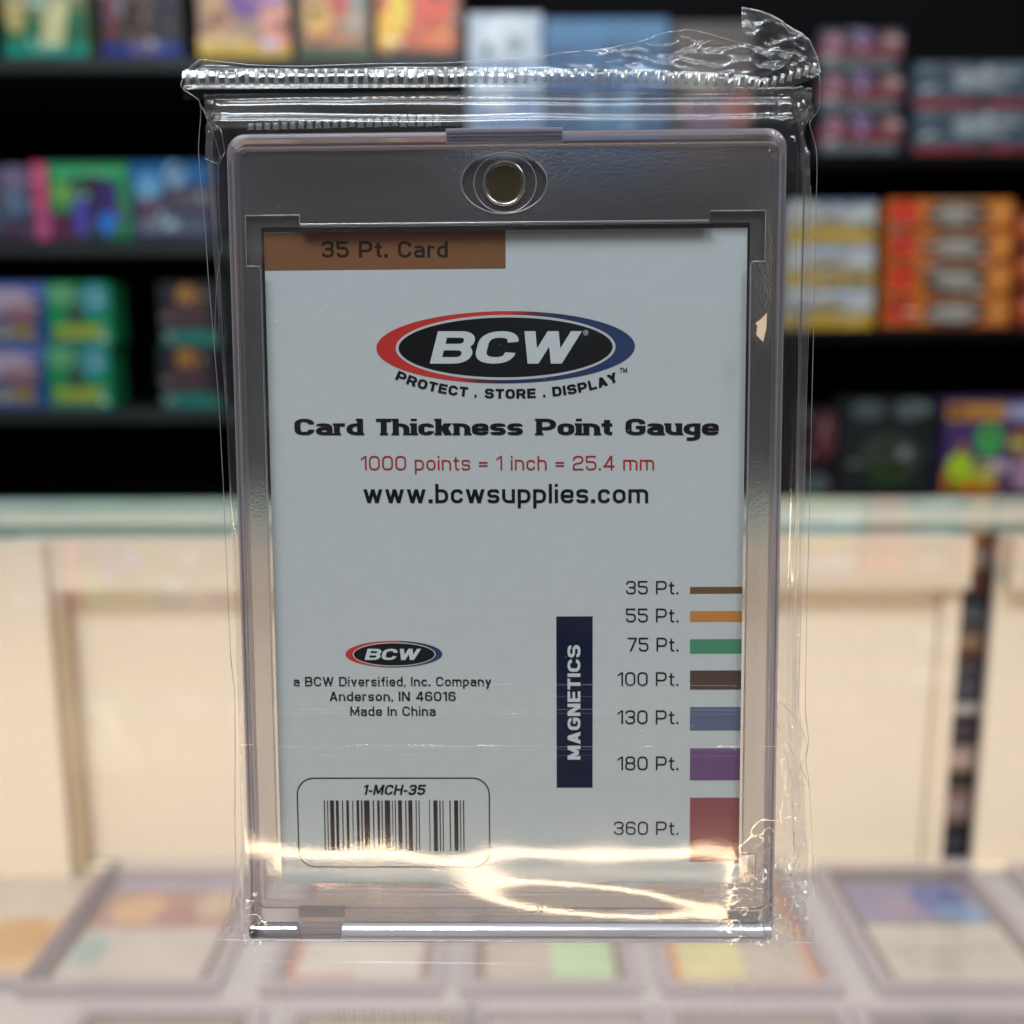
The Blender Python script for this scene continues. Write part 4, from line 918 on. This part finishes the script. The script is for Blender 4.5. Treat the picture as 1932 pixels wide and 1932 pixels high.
# header film above and through the seal
top_px = [(342, 158), (350, 140), (378, 111), (420, 117), (465, 122), (574, 125), (720, 120), (865, 118), (958, 110), (1022, 108), (1068, 98), (1159, 89), (1220, 75), (1260, 60), (1297, 55), (1345, 66), (1395, 80), (1440, 92), (1500, 100), (1546, 135)]
seal_px = [(345, 152), (700, 149), (960, 147), (1213, 149), (1322, 154), (1400, 159), (1434, 163), (1450, 160), (1490, 148), (1542, 130)]
TP = [L(a, b, 1.6) for a, b in top_px]; SP = [L(a, b, 1.6) for a, b in seal_px]
def it(P, x): return float(np.interp(x, [p[0] for p in P], [p[1] for p in P]))
hx0, hx1 = SP[0][0]-.1, SP[-1][0]+.1
NX, NY = 300, 34; vs, fs = [], []
for j in range(NY+1):
    v = j/NY
    for i in range(NX+1):
        x = hx0+(hx1-hx0)*i/NX
        y0_ = it(SP, x)-1.1; y1_ = max(it(TP, x), y0_+.3)
        y = y0_+(y1_-y0_)*v
        rightness = ss(0, 22, x); cornerl = 1-ss(hx0, hx0+5, x)
        z = 1.6+v*(-0.8+1.6*rightness*math.sin(x*.21))
        k = rightness+.8*cornerl
        q = Vector((x*.22, y*.55, 1.0))
        z += v*k*(1.0*(1-abs(noise.noise(q))*2.2)+.28*(1-abs(noise.noise(q*2.3))*2.2)-.6)*ss(.12, .5, v)
        z += v*(0.35*math.sin(y*2.3+x*.05)*(1-rightness))
        if v < .25: z += 0.15*math.sin((x)*2*math.pi/1.27)*0
        vs.append((x, y, z))
for j in range(NY):
    for i in range(NX):
        a = j*(NX+1)+i; fs.append((a, a+1, a+NX+2, a+NX+1))
mesh('header_film', vs, fs, m_crink, wrap, smooth=True)
# ribs pressed into the heat seal: each a small raised bar with a domed top
def rib_mesh(wd, ht, dz):
    n = 8; prof = [(-wd/2+wd*i/n, dz*math.sin(math.pi*i/n)**.6) for i in range(n+1)]
    vs, fs = [], []
    ysn = [-ht/2, -ht/2+.15, 0, ht/2-.15, ht/2]; sc = [0.15, 1, .85, 1, .15]
    for yy, s_ in zip(ysn, sc):
        for px_, pz in prof: vs.append((px_*(1.25 if s_ < .5 else 1-.15*(yy == 0)), yy, pz*s_))
    for a in range(4):
        for i in range(n):
            q = a*(n+1)+i; fs.append((q, q+1, q+n+2, q+n+1))
    me = bpy.data.meshes.new('seal_rib'); me.from_pydata([(a*MM, b*MM, c*MM) for a, b, c in vs], [], fs); me.materials.append(m_seal)
    me.polygons.foreach_set('use_smooth', [True]*len(me.polygons)); return me
rm = rib_mesh(.62, 2.0, .28)
x = SP[0][0]+.9; first = True
xe = L(1440, 160, 1.6)[0]; xend = L(1538, 140, 1.6)[0]
while x < xend:
    y = it(SP, x); dy = (it(SP, x+.3)-it(SP, x-.3))/.6
    o = bpy.data.objects.new('seal_rib', rm); COL.objects.link(o); o.parent = wrap
    hh = 1.0 if x < L(1000, 150, 1.6)[0] else (.8 if x < xe else .62)
    o.location = (x*MM, y*MM, (2.5+.1*random.random())*MM); o.rotation_euler = (R(random.uniform(-10, 10)), R(random.uniform(-9, 9)), math.atan(dy)+R(random.uniform(-3, 3))-(.5 if x > xe else 0))
    o.scale = (random.uniform(.9, 1.05), hh*random.uniform(.96, 1.03), random.uniform(.8, 1.1))
    x += 1.27 if x < xe else 1.0
# glossy band lying below the ribs, bowed like a lens so that it catches the ceiling panels
vs, fs = [], []; NX, NY = 200, 14
for j in range(NY+1):
    v = j/NY
    for i in range(NX+1):
        x = hx0+.3+(xe-hx0)*i/NX; yc = it(SP, x); y = yc-2.6+v*3.6
        vs.append((x, y, 2.15+.55*math.sin(math.pi*v)+.12*noise.noise(Vector((x*.5, v*2, 4)))+.04*math.sin(x*2*math.pi/1.27)))
for j in range(NY):
    for i in range(NX):
        a = j*(NX+1)+i; fs.append((a, a+1, a+NX+2, a+NX+1))
mesh('seal_fold', vs, fs, m_film, wrap, smooth=True)
# second row of ribs behind the holder's top edge
xa = L(472, 230, -1)[0]; xb = L(840, 230, -1)[0]; yy0 = L(650, 240, -1)[1]; x = xa
rm2 = rib_mesh(.8, 1.5, .35)
while x < xb:
    o = bpy.data.objects.new('seal_rib', rm2); COL.objects.link(o); o.parent = wrap
    f = (x-xa)/(xb-xa)
    o.location = (x*MM, (yy0+.2+f*.6)*MM, -1.0*MM); o.rotation_euler = (R(random.uniform(-14, 14)), R(random.uniform(-12, 12)), R(random.uniform(-5, 5))); o.scale = (1, .55+.45*f, 1)
    x += 1.12
# corner flap
fl = [L(a, b, 2.0) for a, b in ((1402, 11), (1425, 17), (1450, 27), (1475, 40), (1497, 55), (1512, 66), (1526, 80), (1535, 95), (1541, 109), (1545, 125), (1546, 140))]
fb_ = [L(a, b, 2.0) for a, b in ((1399, 86), (1412, 90), (1425, 96), (1440, 104), (1452, 110), (1464, 118), (1476, 126), (1488, 134), (1500, 140), (1515, 146), (1530, 150))]
vs, fs = [], []; n1, n2 = 60, 30
for i in range(n1+1):
    f = i/n1*(len(fl)-1); i0 = min(int(f), len(fl)-2); g_ = f-i0
    A = Vector(fl[i0]).lerp(Vector(fl[i0+1]), g_); B = Vector(fb_[i0]).lerp(Vector(fb_[i0+1]), g_)
    for j in range(n2+1):
        p = B.lerp(A, j/n2); q = Vector((p.x*.45, p.y*.45, 6))
        z = 1.2+.9*(i/n1)+.7*(1-abs(noise.noise(q*.7))*2.2)+.15*(1-abs(noise.noise(q*2.3))*2.2)
        vs.append((p.x, p.y, z))
for i in range(n1):
    for j in range(n2):
        a = i*(n2+1)+j; fs.append((a, a+n2+1, a+n2+2, a+1))
mesh('corner_flap', vs, fs, m_crink, wrap, smooth=True)
tube('film_edge', [(vs[i*(n2+1)+n2]) for i in range(n1+1)], .1, m_fedge, wrap)
tube('film_edge', [(vs[j]) for j in range(n2+1)], .05, m_fedge, wrap)
# cut edges and side seams
def edge_line(px, r, z, jit=0.0):
    P = [L(a, b, z) for a, b in px]; out = []
    for i in range(len(P)-1):
        for k in range(8):
            t = k/8; out.append((P[i][0]*(1-t)+P[i+1][0]*t, P[i][1]*(1-t)+P[i+1][1]*t, z+jit*noise.noise(Vector((i+t, 0, 0)))))
    out.append((P[-1][0], P[-1][1], z))
    for _ in range(2):
        out = [out[0]]+[tuple((Vector(out[i-1])+Vector(out[i])*2+Vector(out[i+1]))/4) for i in range(1, len(out)-1)]+[out[-1]]
    return tube('film_edge', out, r, m_fedge, wrap, taper=[.6+.8*abs(noise.noise(Vector((i*.21, r*30, 2)))) for i in range(len(out))])
edge_line([(345, 168)]+[(378, 190)]+left_px[2:], .07, 0.0, .5)
edge_line([(1546, 140)]+right_px[1:], .065, 0.0, .5)
edge_line(top_px[:10], .055, .9, .4); edge_line(top_px[9:], .045, 1.4, .6)
edge_line([(342, 165), (341, 158), (346, 145), (360, 125), (378, 111)], .09, 1.4)
edge_line([(378, 198), (396, 225), (418, 246), (424, 290), (414, 310), (385, 298)], .035, 2.6, .6)
edge_line([(383, 205), (400, 245), (416, 300)], .03, 2.6, .6)
edge_line([(412, 300), (414, 420), (418, 470), (410, 520), (405, 640)], .03, 2.8, .5)
edge_line([(1530, 350), (1526, 620), (1518, 960), (1506, 1340)], .03, 1.6, .5)
edge_line([(1498, 380), (1508, 700), (1500, 960)], .025, 2.0, .5)
edge_line([(1424, 1302), (1455, 1312), (1485, 1335), (1512, 1372), (1524, 1412), (1516, 1436), (1504, 1462)], .035, 4.2, .4)
edge_line([(1456, 1322), (1466, 1365), (1490, 1410), (1516, 1455), (1526, 1484)], .04, 4.2, .4)
edge_line([(1466, 1365), (1482, 1420), (1496, 1480), (1520, 1482)], .025, 4.2, .4)
edge_line([(404, 1772), (470, 1774), (960, 1776), (1532, 1779)], .09, 3.9, .1)
edge_line([(434, 1680), (440, 1720), (415, 1762)], .03, 3, .3)
for s_ in range(16):
    x_ = random.uniform(1478, 1530); y_ = random.uniform(1560, 1760); a_ = random.uniform(-.5, .5)+math.pi/2; l_ = random.uniform(14, 60)
    edge_line([(x_, y_), (x_+l_*.5*math.cos(a_)+random.uniform(-5, 5), min(1775, y_+l_*.5)), (min(1530, x_+l_*math.cos(a_)*1.1), min(1776, y_+l_))], random.uniform(.014, .032), 3.2+random.random(), .5)
for s_ in range(6):
    x_ = random.uniform(420, 450); y_ = random.uniform(1650, 1720); l_ = random.uniform(20, 50)
    edge_line([(x_, y_), (x_-3, y_+l_*.5), (x_-10, min(1772, y_+l_))], random.uniform(.014, .028), 3.2+random.random(), .5)
for py, r_ in ((1291, .022), (1337, .020), (1345, .012), (1408, .026), (1413, .012), (1424, .01), (1313, .01)):
    edge_line([(524, py+1), (700, py), (960, py+1.5), (1200, py+1), (1392, py+3)], r_, 3.9, .25)
# scuffs and lint on the film, too many and too small to count
vs, fs = [], []
def sliver(px, py, ang, ln, wd, bend=0):
    x_, y_ = L(px, py, 4.9)
    for k in range(4):
        t = k/3-.5; cx_ = x_+ln*t*math.cos(ang)-bend*(t*t)*math.sin(ang); cy_ = y_+ln*t*math.sin(ang)+bend*t*t*math.cos(ang)
        ww = wd*(1-abs(t)*1.7)+.01
        vs.extend([(cx_-math.sin(ang)*ww, cy_+math.cos(ang)*ww, 4.9), (cx_+math.sin(ang)*ww, cy_-math.cos(ang)*ww, 4.95)])
        if k: a = len(vs)-4; fs.append((a, a+1, a+3, a+2))
for a in [(1067, 519, .3, .6, .02), (1048, 583, -.9, 1.1, .02, .3), (1160, 463, .3, .4, .03), (943, 650, 1.2, .25, .01), (945, 576, .2, .4, .02), (615, 574, 0, .3, .04), (935, 860, .2, .5, .02), (520, 606, 0, .2, .04), (520, 764, 0, .2, .04), (765, 388, .4, .3, .03), (526, 390, .1, .5, .03), (715, 386, 0, .2, .03), (1203, 455, .1, .4, .03), (1112, 405, 0, .2, .03), (945, 1125, -.5, .5, .02, .3)]: sliver(*a)
for _ in range(90):
    py = random.choice([random.uniform(1290, 1420), random.uniform(430, 1250)]); sliver(random.uniform(530, 1390), py, random.uniform(-.6, .6), random.uniform(.05, .35), random.uniform(.006, .014), random.uniform(-.1, .1))
o = mesh('lint', vs, fs, m_fedge, wrap); o['kind'] = 'stuff'
# cream chip caught under the film on the right
P = [L(a, b, 4.6) for a, b in ((1436, 602), (1447, 590), (1446, 618), (1440, 645), (1427, 632), (1429, 614), (1425, 610))]
mesh('paper_chip', [(p[0], p[1], 4.6) for p in P]+[(p[0], p[1], 4.5) for p in P], [tuple(range(7))]+[(i, (i+1) % 7, 7+(i+1) % 7, 7+i) for i in range(7)], plain('cream_chip', rgb(232, 205, 175), .6), wrap)
print('film verts', len(film_v))
